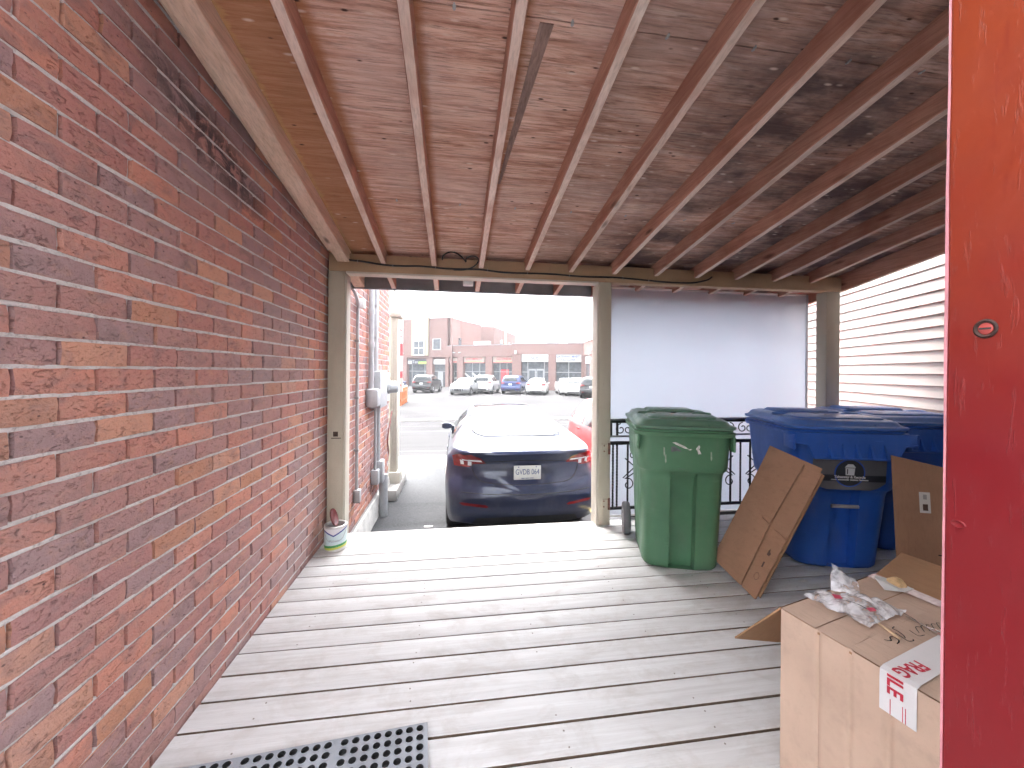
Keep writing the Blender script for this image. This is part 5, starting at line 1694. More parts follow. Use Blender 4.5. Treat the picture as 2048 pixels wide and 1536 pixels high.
    # number plate
    if S.get("plate"):
        pz, py_ = S["plate"], None
        h = cast((0, -3, pz), (0, 1, 0))
        if h[0] is not None:
            yy_ = min(h[0].y, (cast((0, -3, pz - 0.07), (0, 1, 0))[0] or h[0]).y, (cast((0, -3, pz + 0.07), (0, 1, 0))[0] or h[0]).y) - 0.012
            p = MB().box(-0.155, 0.155, yy_, yy_ + 0.010, pz - 0.079, pz + 0.079, b=0.004).build("number_plate", PLATE, root, 30)
            if plate_text:
                link("lettering", text_mesh(plate_text, 0.086, PLATEB, 0.0006, width=0.72), p, frame((0, yy_ - 0.0012, pz + 0.006), (1, 0, 0), (0, 0, 1)))
                bars = MB()
                for x0, x1 in ((-.07, -.03), (-.025, .02), (.025, .07)):
                    bars.box(x0, x1, yy_ - 0.0012, yy_ - 0.0004, pz - 0.066, pz - 0.058)
                for sx in (-0.1, 0.1):
                    bars.lathe([(0.0, 0.002), (0.006, 0.002), (0.007, 0.0)], 10, Matrix.Translation((sx, yy_, pz + 0.064)) @ Matrix.Rotation(R(90), 4, 'X'))
                bars.build("plate_marks", PLATEB, p)
    ty, rim, spk = wheel_meshes(R_)
    for wy in S["axles"]:
        for s in (-1, 1):
            w = link("wheel", ty, root, Matrix.Translation((s * (W / 2 - 0.125), wy, R_)) @ Matrix.Rotation(R(90 * s), 4, 'Y'))
            link("rim", rim, w, Matrix()); link("spokes", spk, w, Matrix())
    ax = MB().box(-W / 2 + 0.3, W / 2 - 0.3, S["axles"][0] - 0.5, S["axles"][1] + 0.4, zbot - 0.03, zbot + 0.08)
    ax.build("underbody", CARBLK, root)
    if S.get("mirror"):
        my, mz = S["mirror"]; mz -= 0.02
        for s in (-1, 1):
            h = cast((s * 3, my, mz), (-s, 0, 0))
            x0 = abs(h[0].x) if h[0] is not None else W / 2
            m_ = MB()
            m_.loft([[(s * x, my + dy * k_, mz + 0.02 + dz * k_) for dy, dz in ((-.055, -.05), (.04, -.06), (.07, 0), (.03, .065), (-.055, .06))] for x, k_ in ((x0 + 0.0, 0.4), (x0 + 0.05, 0.9), (x0 + 0.13, 1.0), (x0 + 0.175, 0.62))])
            m_.build("mirror", paint, root, 50)
            MB().tube([(s * (x0 - 0.01), my, mz - 0.01), (s * (x0 + 0.07), my, mz + 0.005)], 0.022, 8).build("mirror_arm", CARBLK, root, 60)
    for (y_, z_) in S.get("handles", []):
        for s in (-1, 1):
            h = cast((s * 3, y_, z_), (-s, 0, 0))
            if h[0] is not None:
                MB().box(h[0].x - 0.012, h[0].x + 0.012, y_ - 0.09, y_ + 0.09, z_ - 0.012, z_ + 0.012, b=0.004).build("door_handle", paint, root, 30)
    return root

PLAN = [(0, 0.90), (0.15, 0.955), (0.6, 1.0), (2.0, 1.0), (3.5, 0.99), (4.2, 0.95), (4.7, 0.84)]
FRONT = [(0.2, 0.10), (0.35, 0.03), (0.5, 0.0), (0.7, 0.05), (1.0, 0.3)]
EV = dict(L=4.69, W=1.85, zb=0.20, wheel=0.338, axles=(0.98, 3.855), plan=PLAN, front=FRONT, rr=0.15, tuck=0.30,
    top=[(0, 1.03), (0.03, 1.085), (0.10, 1.118), (0.30, 1.122), (0.50, 1.135), (1.0, 1.265), (1.6, 1.395), (2.1, 1.44), (2.6, 1.425), (3.0, 1.34), (3.6, 1.02), (3.8, 0.96), (4.4, 0.78), (4.65, 0.62), (4.69, 0.58)],
    belt=[(0, 0.93), (0.2, 0.985), (0.6, 1.02), (1.2, 1.0), (2.4, 0.95), (3.6, 0.92), (4.4, 0.72), (4.69, 0.5)],
    rear=[(0.24, 0.12), (0.34, 0.07), (0.42, 0.015), (0.55, 0.0), (0.64, 0.0), (0.675, 0.022), (0.73, 0.03), (0.755, 0.065), (0.84, 0.115), (0.95, 0.125), (1.03, 0.085), (1.085, 0.02), (1.11, 0.01)],
    rear_window=[[(-0.44, 0.70), (0.44, 0.70), (0.545, 0.79), (0.59, 0.95), (0.56, 1.5), (0.52, 1.95), (-0.52, 1.95), (-0.56, 1.5), (-0.59, 0.95), (-0.545, 0.79)]], rw_plane='top',
    roof_glass=[[(-0.50, 1.98), (0.50, 1.98), (0.49, 2.75), (-0.49, 2.75)]],
    windshield=[[(-0.50, 2.85), (0.50, 2.85), (0.66, 3.55), (-0.66, 3.55)]],
    side_windows=[[(1.16, 1.085), (1.5, 1.225), (1.98, 1.325), (1.98, 1.02), (1.3, 1.055)], [(2.03, 1.02), (2.03, 1.33), (2.5, 1.335), (2.85, 1.26), (3.25, 1.05), (3.2, 0.99)]],
    tail=[[(0.46, 0.962), (0.60, 0.952), (0.64, 0.918), (0.81, 0.918), (0.83, 1.02), (0.76, 1.062), (0.62, 1.064), (0.52, 1.03)]],
    tail_clear=[[(0.50, 0.985), (0.72, 0.995), (0.725, 1.008), (0.52, 1.004)], [(0.62, 0.935), (0.66, 0.935), (0.66, 0.99), (0.62, 0.985)], [(0.70, 0.945), (0.735, 0.945), (0.745, 1.0), (0.705, 0.99)]],
    reflector=[[(0.44, 0.515), (0.46, 0.502), (0.72, 0.522), (0.76, 0.545), (0.72, 0.552), (0.47, 0.533)]],
    rear_black=[[(-0.62, 0.29), (0.62, 0.29), (0.56, 0.375), (0.30, 0.395), (-0.30, 0.395), (-0.56, 0.375)]],
    rear_lines=[[(-0.60, 0.945), (-0.615, 0.90), (-0.56, 0.80), (-0.45, 0.757), (-0.2, 0.742), (0, 0.738), (0.2, 0.742), (0.45, 0.757), (0.56, 0.80), (0.615, 0.90), (0.60, 0.945)], [(-0.5, 0.973), (-0.2, 0.99), (0, 0.993), (0.2, 0.99), (0.5, 0.973)], [(-0.74, 0.66), (-0.4, 0.648), (0, 0.644), (0.4, 0.648), (0.74, 0.66)]],
    side_lines=[[(2.0, 1.0), (2.0, 0.7), (1.95, 0.42)], [(1.15, 1.0), (1.30, 0.85), (1.36, 0.6), (1.32, 0.42)]],
    plate=0.865, mirror=(3.02, 1.0), handles=[(1.55, 0.90), (2.7, 0.87)])
SUV = dict(L=4.55, W=1.86, zb=0.26, wheel=0.355, axles=(0.85, 3.55), plan=[(0, 0.93), (0.15, 0.97), (0.6, 1.0), (2, 1.0), (3.4, 0.99), (4.1, 0.95), (4.55, 0.84)], front=FRONT, rr=0.10, tuck=0.20, rear_rise=0.5,
    top=[(0, 1.05), (0.04, 1.2), (0.10, 1.38), (0.22, 1.55), (0.5, 1.63), (1.4, 1.67), (2.3, 1.65), (2.75, 1.54), (3.4, 1.15), (3.6, 1.09), (4.25, 0.97), (4.5, 0.80), (4.55, 0.74)],
    belt=[(0, 0.98), (0.3, 1.06), (2, 1.02), (3.4, 1.0), (4.2, 0.85), (4.55, 0.62)],
    rear=[(0.3, 0.06), (0.45, 0.0), (0.65, 0.0), (0.72, 0.05), (0.95, 0.07), (1.1, 0.07), (1.6, 0.16)],
    rear_window=[[(-0.52, 1.14), (0.52, 1.14), (0.60, 1.20), (0.54, 1.43), (0.44, 1.50), (-0.44, 1.50), (-0.54, 1.43), (-0.60, 1.20)]],
    windshield=[[(-0.55, 2.72), (0.55, 2.72), (0.68, 3.32), (-0.68, 3.32)]],
    side_windows=[[(0.62, 1.16), (0.72, 1.40), (1.5, 1.50), (1.5, 1.10)], [(1.56, 1.10), (1.56, 1.51), (2.4, 1.50), (2.7, 1.40), (3.05, 1.14), (3.0, 1.09)]],
    tail=[[(0.48, 0.96), (0.84, 0.92), (0.87, 1.02), (0.80, 1.07), (0.55, 1.04)]],
    reflector=[[(0.55, 0.47), (0.74, 0.48), (0.74, 0.51), (0.55, 0.50)]],
    rear_black=[[(-0.70, 0.32), (0.70, 0.32), (0.72, 0.44), (-0.72, 0.44)]],
    head=[[(0.50, 0.80), (0.82, 0.84), (0.84, 0.93), (0.55, 0.88)]], front_black=[[(-0.42, 0.55), (0.42, 0.55), (0.46, 0.82), (-0.46, 0.82)]],
    rear_lines=[[(-0.6, 0.74), (0, 0.725), (0.6, 0.74)]], plate=0.87, mirror=(2.95, 1.08), handles=[(1.35, 0.98), (2.3, 0.97)])
SEDAN = dict(L=4.55, W=1.80, zb=0.20, wheel=0.32, axles=(0.90, 3.55), plan=PLAN, front=FRONT, rr=0.14, tuck=0.27,
    top=[(0, 0.98), (0.04, 1.03), (0.12, 1.055), (0.45, 1.07), (0.72, 1.12), (1.35, 1.37), (1.9, 1.45), (2.4, 1.44), (2.75, 1.35), (3.35, 1.03), (3.55, 0.97), (4.2, 0.84), (4.5, 0.70), (4.55, 0.64)],
    belt=[(0, 0.90), (0.3, 0.97), (2, 0.93), (3.4, 0.91), (4.2, 0.74), (4.55, 0.55)],
    rear=[(0.24, 0.10), (0.42, 0.0), (0.62, 0.0), (0.68, 0.04), (0.9, 0.07), (1.06, 0.05)],
    rear_window=[[(-0.54, 0.74), (0.54, 0.74), (0.56, 0.9), (0.48, 1.36), (-0.48, 1.36), (-0.56, 0.9)]], rw_plane='top',
    windshield=[[(-0.50, 2.62), (0.50, 2.62), (0.64, 3.28), (-0.64, 3.28)]],
    side_windows=[[(0.95, 1.06), (1.45, 1.30), (1.75, 1.34), (1.75, 1.0), (1.1, 1.02)], [(1.80, 1.0), (1.80, 1.345), (2.3, 1.34), (2.6, 1.26), (3.0, 1.04), (2.95, 0.99)]],
    tail=[[(0.46, 0.83), (0.80, 0.82), (0.83, 0.95), (0.75, 0.98), (0.52, 0.96)]],
    reflector=[[(0.5, 0.42), (0.7, 0.43), (0.7, 0.46), (0.5, 0.45)]], rear_black=[[(-0.5, 0.27), (0.5, 0.27), (0.5, 0.35), (-0.5, 0.35)]],
    head=[[(0.46, 0.60), (0.76, 0.64), (0.78, 0.74), (0.5, 0.69)]], front_black=[[(-0.42, 0.36), (0.42, 0.36), (0.46, 0.58), (-0.46, 0.58)]],
    rear_lines=[[(-0.6, 0.72), (0, 0.70), (0.6, 0.72)]], plate=0.78, mirror=(2.85, 0.99), handles=[(1.4, 0.90), (2.4, 0.88)])
HATCH = dict(SUV, L=4.05, W=1.76, zb=0.20, wheel=0.315, axles=(0.72, 3.22), rr=0.14, tuck=0.24,
    plan=[(0, 0.88), (0.15, 0.95), (0.6, 1.0), (2, 1.0), (3.2, 0.99), (3.7, 0.95), (4.05, 0.84)],
    top=[(0, 0.92), (0.05, 1.03), (0.14, 1.15), (0.40, 1.38), (0.7, 1.47), (1.4, 1.51), (2.0, 1.49), (2.4, 1.39), (3.05, 1.02), (3.25, 0.96), (3.8, 0.84), (4.0, 0.70), (4.05, 0.64)],
    belt=[(0, 0.90), (0.3, 0.98), (2, 0.93), (3.0, 0.90), (3.8, 0.72), (4.05, 0.55)],
    rear=[(0.24, 0.08), (0.42, 0.0), (0.62, 0.0), (0.68, 0.05), (0.95, 0.06), (1.4, 0.12)],
    rear_window=[[(-0.48, 1.06), (0.48, 1.06), (0.42, 1.32), (-0.42, 1.32)]], windshield=[[(-0.50, 2.38), (0.50, 2.38), (0.62, 3.0), (-0.62, 3.0)]],
    side_windows=[[(0.55, 1.08), (0.72, 1.30), (1.25, 1.38), (1.25, 1.0), (0.75, 1.02)], [(1.30, 1.0), (1.30, 1.385), (2.0, 1.37), (2.3, 1.27), (2.72, 1.02), (2.7, 0.98)]],
    tail=[[(0.58, 0.86), (0.76, 0.84), (0.78, 1.02), (0.66, 1.03)]], plate=0.82, mirror=(2.62, 1.0), handles=[(1.05, 0.90), (2.05, 0.88)],
    head=[[(0.46, 0.60), (0.74, 0.64), (0.76, 0.74), (0.5, 0.69)]], front_black=[[(-0.42, 0.36), (0.42, 0.36), (0.46, 0.56), (-0.46, 0.56)]],
    rear_black=[[(-0.5, 0.27), (0.5, 0.27), (0.5, 0.35), (-0.5, 0.35)]], rear_lines=[[(-0.5, 0.74), (0, 0.725), (0.5, 0.74)]])

NAVY = mat_paint("midnight_car_paint", (0.016, 0.024, 0.060), 0.15, 0.3)
REDC = mat_paint("red_car_paint", (0.50, 0.025, 0.03), 0.1, 0.35)
WHITEC = mat_paint("white_car_paint", (0.45, 0.45, 0.445), 0.0, 0.4)
SILVER = mat_paint("silver_car_paint", (0.20, 0.205, 0.21), 0.5, 0.35)
BLACKC = mat_paint("black_car_paint", (0.014, 0.014, 0.016), 0.3, 0.35)
BLUEC = mat_paint("blue_car_paint", (0.020, 0.035, 0.12), 0.4, 0.3)
build_car("parked_car", "dark navy fastback sedan parked tail-on in front of the deck", (0.815, 4.27, GZ), 0.0, NAVY, EV, plate_text="GVDB 064")
build_car("parked_car", "red hatchback parked beside the dark navy sedan", (3.27, 8.55, GZ), math.pi, REDC, HATCH)
GRP = "cars parked in front of the shops"
FZ = GZ - 0.004
for nm, lab, loc, rz, pt, sp_ in (
        ("parked_car", "black SUV parked tail-on before the dark shop sign with green letters", (-3.0, 35.8), -12, BLACKC, SUV),
        ("parked_car", "silver sedan parked nose-out between the black and the white SUV", (1.75, 36.6), 160, SILVER, SEDAN),
        ("parked_car", "white SUV parked tail-on between the silver sedan and the blue SUV", (2.3, 34.6), -17, WHITEC, SUV),
        ("parked_car", "blue SUV parked tail-on between the white SUV and the white sedan", (4.75, 33.9), -22, BLUEC, SUV),
        ("parked_car", "white sedan parked tail-on before the shop's glass doors", (6.75, 32.6), -17, WHITEC, SEDAN),
        ("parked_car", "white sedan parked nose-out before the shop sign with blue writing", (10.3, 36.6), 172, WHITEC, SEDAN),
        ("parked_car", "black SUV parked tail-on at the brick wing of the shops", (10.15, 28.4), -24, BLACKC, SUV),
        ("parked_car", "white hatchback half hidden behind the black SUV at the brick wing", (9.6, 31.2), -30, WHITEC, HATCH),
        ("parked_car", "dark blue sedan half hidden behind the orange barrier", (-4.6, 36.5), 62, BLUEC, SEDAN)):
    build_car(nm, lab, (loc[0], loc[1], FZ), R(rz), pt, sp_, GRP, detail=0)

# ------------------------------------------------------------------ the shops across the road
K = 1.15
def kz(z): return CAM_H + (z - CAM_H) * K
BRK = NT("far_brick", 0.9, 0, 0.2)
bp = BRK.coord("Position")
bt = BRK.n("ShaderNodeTexBrick")
BRK.put(bt.inputs["Vector"], BRK.map(BRK.coord("Object"), (1, 1, 1), rot=(R(90), 0, 0)))
bt.inputs["Scale"].default_value = 4.4
bt.inputs["Color1"].default_value = (0.17, 0.095, 0.085, 1); bt.inputs["Color2"].default_value = (0.225, 0.125, 0.11, 1); bt.inputs["Mortar"].default_value = (0.26, 0.22, 0.21, 1)
BRK.color(BRK.mix(BRK.ramp(BRK.noise(bp, 0.5, 4), [(0.35, 0.0), (0.7, 0.35)]), bt.outputs[0], (0.24, 0.16, 0.15)))
BRK = BRK.m
SHOPG = mat_glass_dark("shop_glass", (0.05, 0.058, 0.066))
CREAMB = plain("cream_cladding", (0.34, 0.30, 0.22), 0.7, var=0.06, scale=1)
SIGNW = plain("sign_white", (0.42, 0.42, 0.41), 0.4, var=0.04)
SIGNC = plain("sign_cream", (0.38, 0.31, 0.27), 0.4, var=0.1, scale=2)
SIGND = plain("sign_dark", (0.04, 0.045, 0.07), 0.4, var=0.1)
SIGNG = plain("sign_green", (0.32, 0.52, 0.10), 0.4, var=0.1)
SIGNR = plain("sign_red", (0.50, 0.05, 0.06), 0.4, var=0.1)
SIGNO = plain("sign_orange", (0.62, 0.26, 0.10), 0.4, var=0.1)
SIGNB = plain("sign_blue", (0.06, 0.10, 0.30), 0.4, var=0.1)
ALU = plain("shop_frame", (0.30, 0.31, 0.32), 0.4, 0.5)
PILE = plain("window_frame_white", (0.45, 0.45, 0.44), 0.5, var=0.04)

class Facade:
    """shop front laid out in metres along the wall (s), height (z) and distance out of it (n)"""
    def __init__(s, name, label, a, b):
        s.a = Vector((a[0] * K, a[1] * K, 0)); s.b = Vector((b[0] * K, b[1] * K, 0))
        d = (s.b - s.a); s.L = d.length
        s.root = thing(name, label, "building", (s.a.x, s.a.y, GZ), math.atan2(d.y, d.x))
    def box(s, nm, s0, s1, z0, z1, n0, n1, mat, parent=None, b=0.0):
        # local x along the wall, local -y towards the street
        return MB().box(s0 * K, s1 * K, -n1, -n0, kz(z0) - GZ, kz(z1) - GZ, b=b).build(nm, mat, parent or s.root)
    def text(s, body, size, mat, s0, z0, n, parent, width=1.0, bold=0.0):
        link("lettering", text_mesh(body, size, mat, 0.01, width=width, bold=bold), parent, frame((s0 * K, -n, kz(z0) - GZ), (1, 0, 0), (0, 0, 1)))
ZG = CAM_H + (GZ - CAM_H) / K - 0.05
A = Facade("shop_building", "two-storey brick shop building with a cream clad stair tower", (-6.779, 47.464), (5.89, 39.564))
A.box("band", -0.4, 14.95, 2.92, 4.12, -0.5, 0.0, BRK)
A.box("shop_core", -0.4, 14.9, ZG, 2.9, -9.0, -0.75, BRK)
A.box("low_roof", 7.0, 14.9, 3.9, 4.0, -9.0, -0.5, BRK)
A.box("parapet_cap", 7.0, 14.97, 4.125, 4.18, -0.55, 0.04, ALU)
A.box("upper_wall", -0.4, 6.95, 4.1, 7.25, -9.0, -0.012, BRK)
A.box("roof_cap", -0.45, 7.0, 7.255, 7.34, -9.0, 0.03, ALU)
for s0, s1 in ((0.48, 1.45), (4.2, 5.0), (6.72, 7.14), (8.22, 8.95), (11.7, 12.45)):
    A.box("pier", s0, s1, ZG, 2.91, -0.74, -0.01, BRK)
cp = A.box("stair_tower", 2.28, 4.55, 3.1, 7.65, -0.01, 0.25, CREAMB)
for k in range(18):
    A.box("cladding_board", 2.27, 4.56, 3.12 + 0.25 * k, 3.35 + 0.25 * k, 0.25, 0.27, CREAMB, cp)
w = A.box("window", 2.62, 4.10, 3.1, 4.88, 0.27, 0.33, PILE)
for i in range(2):
    for j in range(2):
        A.box("pane", 2.72 + 0.68 * i, 3.32 + 0.68 * i, 3.22 + 0.8 * j, 3.92 + 0.8 * j, 0.33, 0.34, SHOPG, w)
for s0, s1, z0, z1 in ((5.05, 6.15, 3.72, 4.98),):
    w = A.box("window", s0, s1, z0, z1, -0.01, 0.05, PILE)
    A.box("pane", s0 + 0.1, s1 - 0.1, z0 + 0.1, z1 - 0.06, 0.05, 0.06, SHOPG, w)
def front(Fc, s0, s1, ztop, mull=(), door=None):
    g = Fc.box("shop_window", s0, s1, ZG, ztop, -0.74, -0.55, SHOPG)
    for m_ in mull:
        Fc.box("mullion", m_ - 0.03, m_ + 0.03, ZG, ztop, -0.55, -0.50, ALU, g)
    Fc.box("transom", s0, s1, 1.32, 1.38, -0.55, -0.51, ALU, g)
    if door:
        d = Fc.box("door", door[0], door[1], ZG, 1.3, -0.549, -0.46, ALU, g)
    return g
front(A, 1.46, 4.19, 2.12, (1.9, 3.7)); front(A, 5.01, 6.71, 2.12, (), (5.5, 6.2)); front(A, 7.15, 8.21, 2.26, (7.6,)); front(A, 8.96, 11.69, 2.26, (9.9, 10.8)); front(A, 12.46, 14.9, 2.26, (13.2, 14.0))
s1 = A.box("sign", 1.47, 4.18, 2.13, 2.70, -0.5, -0.2, SIGND)
A.box("sign_patch", 1.55, 2.1, 2.20, 2.55, -0.2, -0.18, SIGNW, s1); A.box("sign_patch", 3.0, 4.1, 2.17, 2.45, -0.2, -0.18, SIGNG, s1)
A.text("Tan", 0.6, SIGNW, 2.55, 2.4, 0.19 - 0.37, s1)
s2 = A.box("sign", 5.06, 6.69, 2.13, 2.70, -0.5, -0.2, SIGNW); A.box("sign_joint", 5.9, 5.94, 2.13, 2.70, -0.199, -0.19, ALU, s2)
s3 = A.box("sign", 7.17, 8.18, 2.28, 2.82, -0.5, -0.2, SIGNC); A.box("sign_patch", 7.25, 8.1, 2.33, 2.45, -0.2, -0.19, SIGNR, s3)
for q0, tx in ((9.0, "OTOMALLY"), (12.5, "GOVINDA")):
    s_ = A.box("sign", q0, q0 + 2.5, 2.28, 2.90, -0.5, -0.2, SIGNC)
    A.text(tx, 0.42, SIGNR, q0 + 1.25, 2.68, 0.19 - 0.37, s_, 1.0, 0.004)
    A.box("sign_stripe", q0 + 0.3, q0 + 2.2, 2.40, 2.47, -0.2, -0.19, SIGNO, s_); A.box("sign_stripe", q0, q0 + 2.5, 2.28, 2.34, -0.2, -0.19, SIGNR, s_)
for k, (s0, z0) in enumerate(((9.3, 0.9), (10.2, 0.95), (11.0, 0.8))):
    p = MB().box(-0.5, 0.5, -0.01, 0.01, -0.12, 0.12).build("window_poster", SIGNW, A.root)
    p.matrix_basis = Matrix.Translation((s0 * K, 0.52, kz(z0) - GZ)) @ Matrix.Rotation(R(38), 4, 'Y')
A.box("window_poster", 13.3, 14.2, 0.3, 1.6, -0.549, -0.53, SIGNR)
for k in range(5): A.box("window_sticker", 7.3 + 0.22 * (k % 3), 7.45 + 0.22 * (k % 3), 0.5 + 0.5 * (k // 3), 0.75 + 0.5 * (k // 3), -0.549, -0.53, SIGNW)
A.box("skylight", 9.2, 10.9, 4.2, 4.75, -3.2, -2.2, PILE)
for s0 in (0.9, 7.9, 8.6):
    A.box("wall_lamp", s0 - 0.12, s0 + 0.12, 3.35, 3.45, 0.0, 0.22, PILE)
# rear two-storey block stepping away behind the shops
U_ = [(-0.35 * K, 43.2 * K), (2.395 * K, 51.693 * K), (5.055 * K, 51.307 * K), (9.747 * K, 63.257 * K), (4 * K, 75 * K), (-8 * K, 70 * K), (-3 * K, 52 * K)]
rb = thing("shop_building", "tall brick block stepping back behind the low shop parapets", "building", (U_[0][0], U_[0][1], GZ))
m = MB().prism([(x - U_[0][0], y - U_[0][1]) for x, y in U_], kz(7.25) - GZ)
m.build("wall", BRK, rb)
e0, e1 = Vector((U_[2][0] - U_[0][0], U_[2][1] - U_[0][1], 0)), Vector((U_[3][0] - U_[0][0], U_[3][1] - U_[0][1], 0))
dd = (e1 - e0).normalized()
nn = Vector((dd.y, -dd.x, 0))
for t0, t1, mat in ((0.40, 0.52, SIGNO), (0.22, 0.34, SHOPG), (0.62, 0.7, SHOPG)):
    p0, p1 = e0.lerp(e1, t0) + nn * 0.03, e0.lerp(e1, t1) + nn * 0.03
    z0, z1 = (4.2, 7.2) if mat is SIGNO else (4.5, 5.8)
    MB().add([(p0.x, p0.y, kz(z0) - GZ), (p1.x, p1.y, kz(z0) - GZ), (p1.x, p1.y, kz(z1) - GZ), (p0.x, p0.y, kz(z1) - GZ)], [(0, 1, 2, 3)]).build("window" if mat is SHOPG else "cladding_strip", mat, rb)
f0, f1 = Vector((0, 0, 0)), Vector((U_[1][0] - U_[0][0], U_[1][1] - U_[0][1], 0))
dd = (f1 - f0).normalized(); nn = Vector((dd.y, -dd.x, 0))
p0, p1 = f0.lerp(f1, 0.25) + nn * 0.05, f0.lerp(f1, 0.42) + nn * 0.05
MB().add([(p0.x, p0.y, kz(4.3) - GZ), (p1.x, p1.y, kz(4.3) - GZ), (p1.x, p1.y, kz(5.2) - GZ), (p0.x, p0.y, kz(5.2) - GZ)], [(0, 1, 2, 3)]).build("window", SHOPG, rb)
for x, y, h_, r_ in ((0.5, 50, 1.0, 0.35), (3.3, 54.5, 0.9, 0.3), (4.0, 54.8, 0.55, 0.6), (7.6, 60.0, 0.6, 0.4)):
    m = MB().lathe([(r_ * 0.7, 0), (r_ * 0.7, h_ * 0.6), (r_ * 1.1, h_ * 0.62), (r_ * 1.1, h_ * 0.8), (r_ * 0.5, h_), (0, h_)], 14, Matrix.Translation((x * K - U_[0][0], y * K - U_[0][1], kz(7.25) - GZ)))
    m.build("roof_vent", STEEL, rb, 40)

B = Facade("shop_building", "single-storey brick shop row with two white signs and rooftop coolers", (5.617, 37.078), (11.602, 34.694))
B.box("band", -0.25, 6.6, 3.04, 4.02, -0.5, 0.0, BRK); B.box("shop_core", -0.25, 6.6, ZG, 3.03, -10, -0.75, BRK); B.box("roof_slab", -0.25, 6.6, 3.8, 3.9, -10, -0.5, BRK)
B.box("parapet_cap", -0.28, 6.6, 4.025, 4.08, -0.55, 0.04, ALU)
for s0, s1 in ((-0.25, 0.62), (3.25, 3.93), (6.28, 6.6)):
    B.box("pier", s0, s1, ZG, 3.03, -0.74, -0.01, BRK)
g = front(B, 0.63, 3.24, 2.32, (1.2, 2.8)); front(B, 3.94, 6.27, 2.3, (5.1,))
for d0 in (1.28, 2.05):
    d = B.box("door", d0, d0 + 0.7, ZG, 1.66, -0.549, -0.47, ALU, g)
    B.box("door_glass", d0 + 0.08, d0 + 0.62, ZG + 0.2, 1.5, -0.469, -0.46, SHOPG, d)
s6 = B.box("sign", 0.66, 3.22, 2.33, 3.0, -0.5, -0.1, SIGNW); B.text("SOS", 0.5, SIGND, 1.94, 2.66, 0.09 - 0.18, s6, 1.0, 0.006)
s7 = B.box("sign", 3.95, 6.27, 2.31, 2.98, -0.5, -0.1, SIGNW); B.text("GATEWAY MART", 0.34, SIGNB, 5.05, 2.80, 0.09 - 0.18, s7, 0.95, 0.004); B.text("FULL COVER", 0.30, SIGNB, 5.05, 2.50, 0.09 - 0.18, s7, 0.9, 0.004)
B.box("wall_lamp", 0.02, 0.2, 3.05, 3.4, 0.0, 0.2, PILE)
for s0, s1, z1 in ((2.79, 3.93, 4.72), (4.9, 6.03, 4.55)):
    u_ = B.box("cooling_unit", s0, s1, 4.05, z1, -3.0, -2.0, STEEL)
    B.box("unit_lid", s0 - 0.05, s1 + 0.05, z1, z1 + 0.08, -3.05, -1.95, PILE, u_)
    for k in range(4): B.box("louvre", s0 + 0.06, s1 - 0.06, 4.12 + 0.12 * k, 4.18 + 0.12 * k, -2.0, -1.97, ALU, u_)
C_ = Facade("shop_building", "brick wing of the shops running towards the road", (11.62, 34.68), (10.733, 27.747))
C_.root["label"] = "brick shop wing projecting from the single-storey row towards the road"
C_.box("wall", 0.0, 7.0, ZG, 2.85, -8, -0.3, BRK); C_.box("band", 0.0, 7.0, 2.87, 4.05, -0.5, 0.0, BRK); C_.box("parapet_cap", 0.0, 7.02, 4.055, 4.1, -0.55, 0.04, ALU)
C_.box("sign", 0.5, 2.6, 2.15, 2.84, -0.3, -0.1, SIGNW); C_.box("shop_window", 0.5, 2.6, ZG + 0.3, 2.1, -0.3, -0.2, SHOPG); C_.box("pier", 2.7, 4.0, ZG, 2.86, -0.3, -0.01, BRK)
C_.box("wall_lamp", 3.2, 3.4, 2.9, 3.2, 0.0, 0.25, PILE)

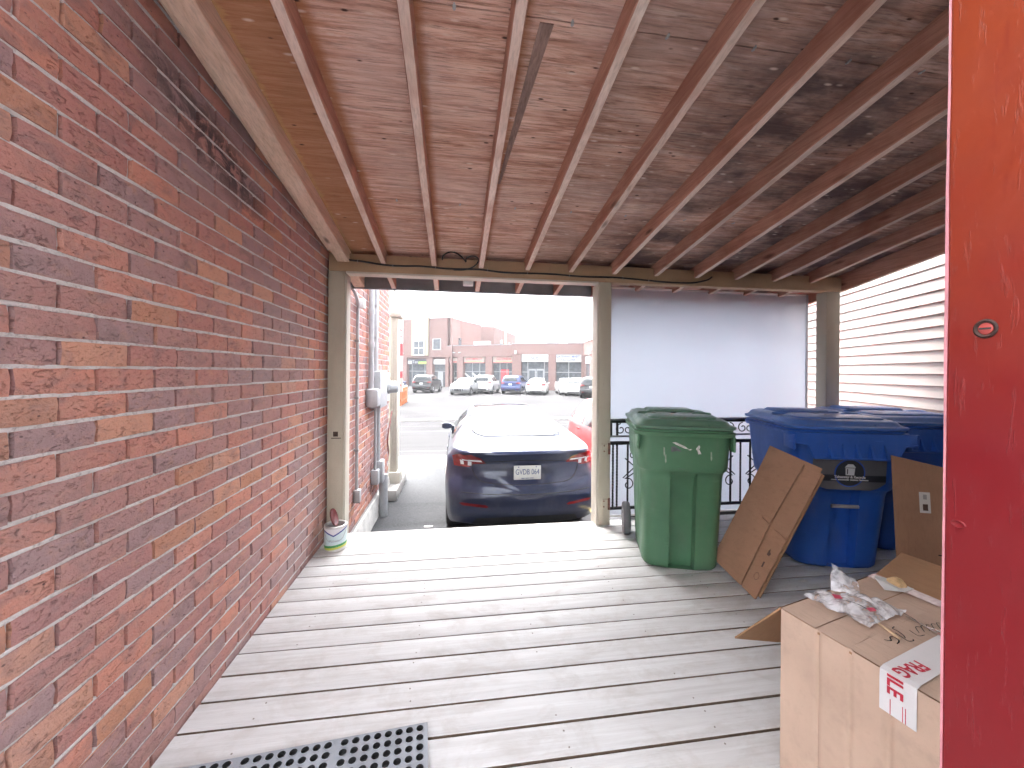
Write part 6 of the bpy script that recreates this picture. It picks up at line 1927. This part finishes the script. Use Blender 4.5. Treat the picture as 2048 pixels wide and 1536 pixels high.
# ------------------------------------------------------------------ pylon sign and barrier by the road
py = thing("pylon_sign", "narrow red and white stacked pylon sign beyond the brick corner", "sign", (-2.84, 20.0, FZ))
MB().box(-0.08, 0.08, -0.06, 0.06, 0, 4.9).build("mast", PILE, py)
for z0, z1, mat in ((3.35, 4.75, SIGNW), (2.75, 3.32, SIGNR), (1.98, 2.72, SIGNW), (1.65, 1.95, SIGNR), (0.95, 1.62, SIGNC)):
    p = MB().box(-0.28, 0.28, -0.10, 0.10, z0, z1, b=0.01).build("sign_panel", mat, py)
for k, z in enumerate((3.6, 3.9, 1.2)):
    MB().tube([(0.10 + 0.13 * math.cos(a), -0.108, z + 0.14 * math.sin(a)) for a in [R(20 + 26 * j) for j in range(11)]], 0.03, 6).build("swirl", SIGNR, py, 60)
MB().tube(spline([(0.05, -0.106, 2.2), (0.14, -0.106, 2.35), (0.08, -0.106, 2.5), (0.16, -0.106, 2.6)], 5), 0.02, 6).build("mark", SIGND, py, 60)
ORG = plain("orange_barrier_paint", (0.48, 0.16, 0.07), 0.6, var=0.15)
br = thing("barrier", "orange and white timber barrier standing before the dark blue sedan", "barrier", (-3.05, 23.0, FZ))
for k in range(6):
    MB().box(-0.06, 0.06, 0.55 * k - 0.05, 0.55 * k + 0.05, 0, 1.0, b=0.01).build("post", ORG, br)
    MB().lathe([(0.0, 0.09), (0.05, 0.06), (0.06, 0.0)], 10, Matrix.Translation((0, 0.55 * k, 1.0))).build("post_cap", PILE, br, 40)
for z in (0.3, 0.8):
    MB().box(-0.035, 0.035, -0.05, 2.8, z - 0.05, z + 0.05).build("rail", ORG, br)
for k in range(5):
    MB().box(-0.045, -0.037, 0.55 * k + 0.12, 0.55 * k + 0.42, 0.38, 0.72).build("white_panel", PILE, br)

# ------------------------------------------------------------------ thin volume added to stand in for lens glare over far things
hz_ = MB().box(-130, 130, -55, 130, GZ - 1.2, 12.5)
hm_ = bpy.data.materials.new("glare_volume"); hm_.use_nodes = True
ht = hm_.node_tree
for nd in list(ht.nodes):
    if nd.type == 'BSDF_PRINCIPLED': ht.nodes.remove(nd)
pv = ht.nodes.new("ShaderNodeVolumePrincipled")
pv.inputs["Color"].default_value = (0.93, 0.94, 0.97, 1)
pv.inputs["Density"].default_value = 0.0012
pv.inputs["Anisotropy"].default_value = 0.3
pv.inputs["Density Attribute"].default_value = ""
pv.inputs["Temperature Attribute"].default_value = ""
hm_.cycles.homogeneous_volume = True
ht.links.new(pv.outputs[0], ht.nodes["Material Output"].inputs["Volume"])
tag(hz_.build("glare_veil", hm_), kind="stuff")
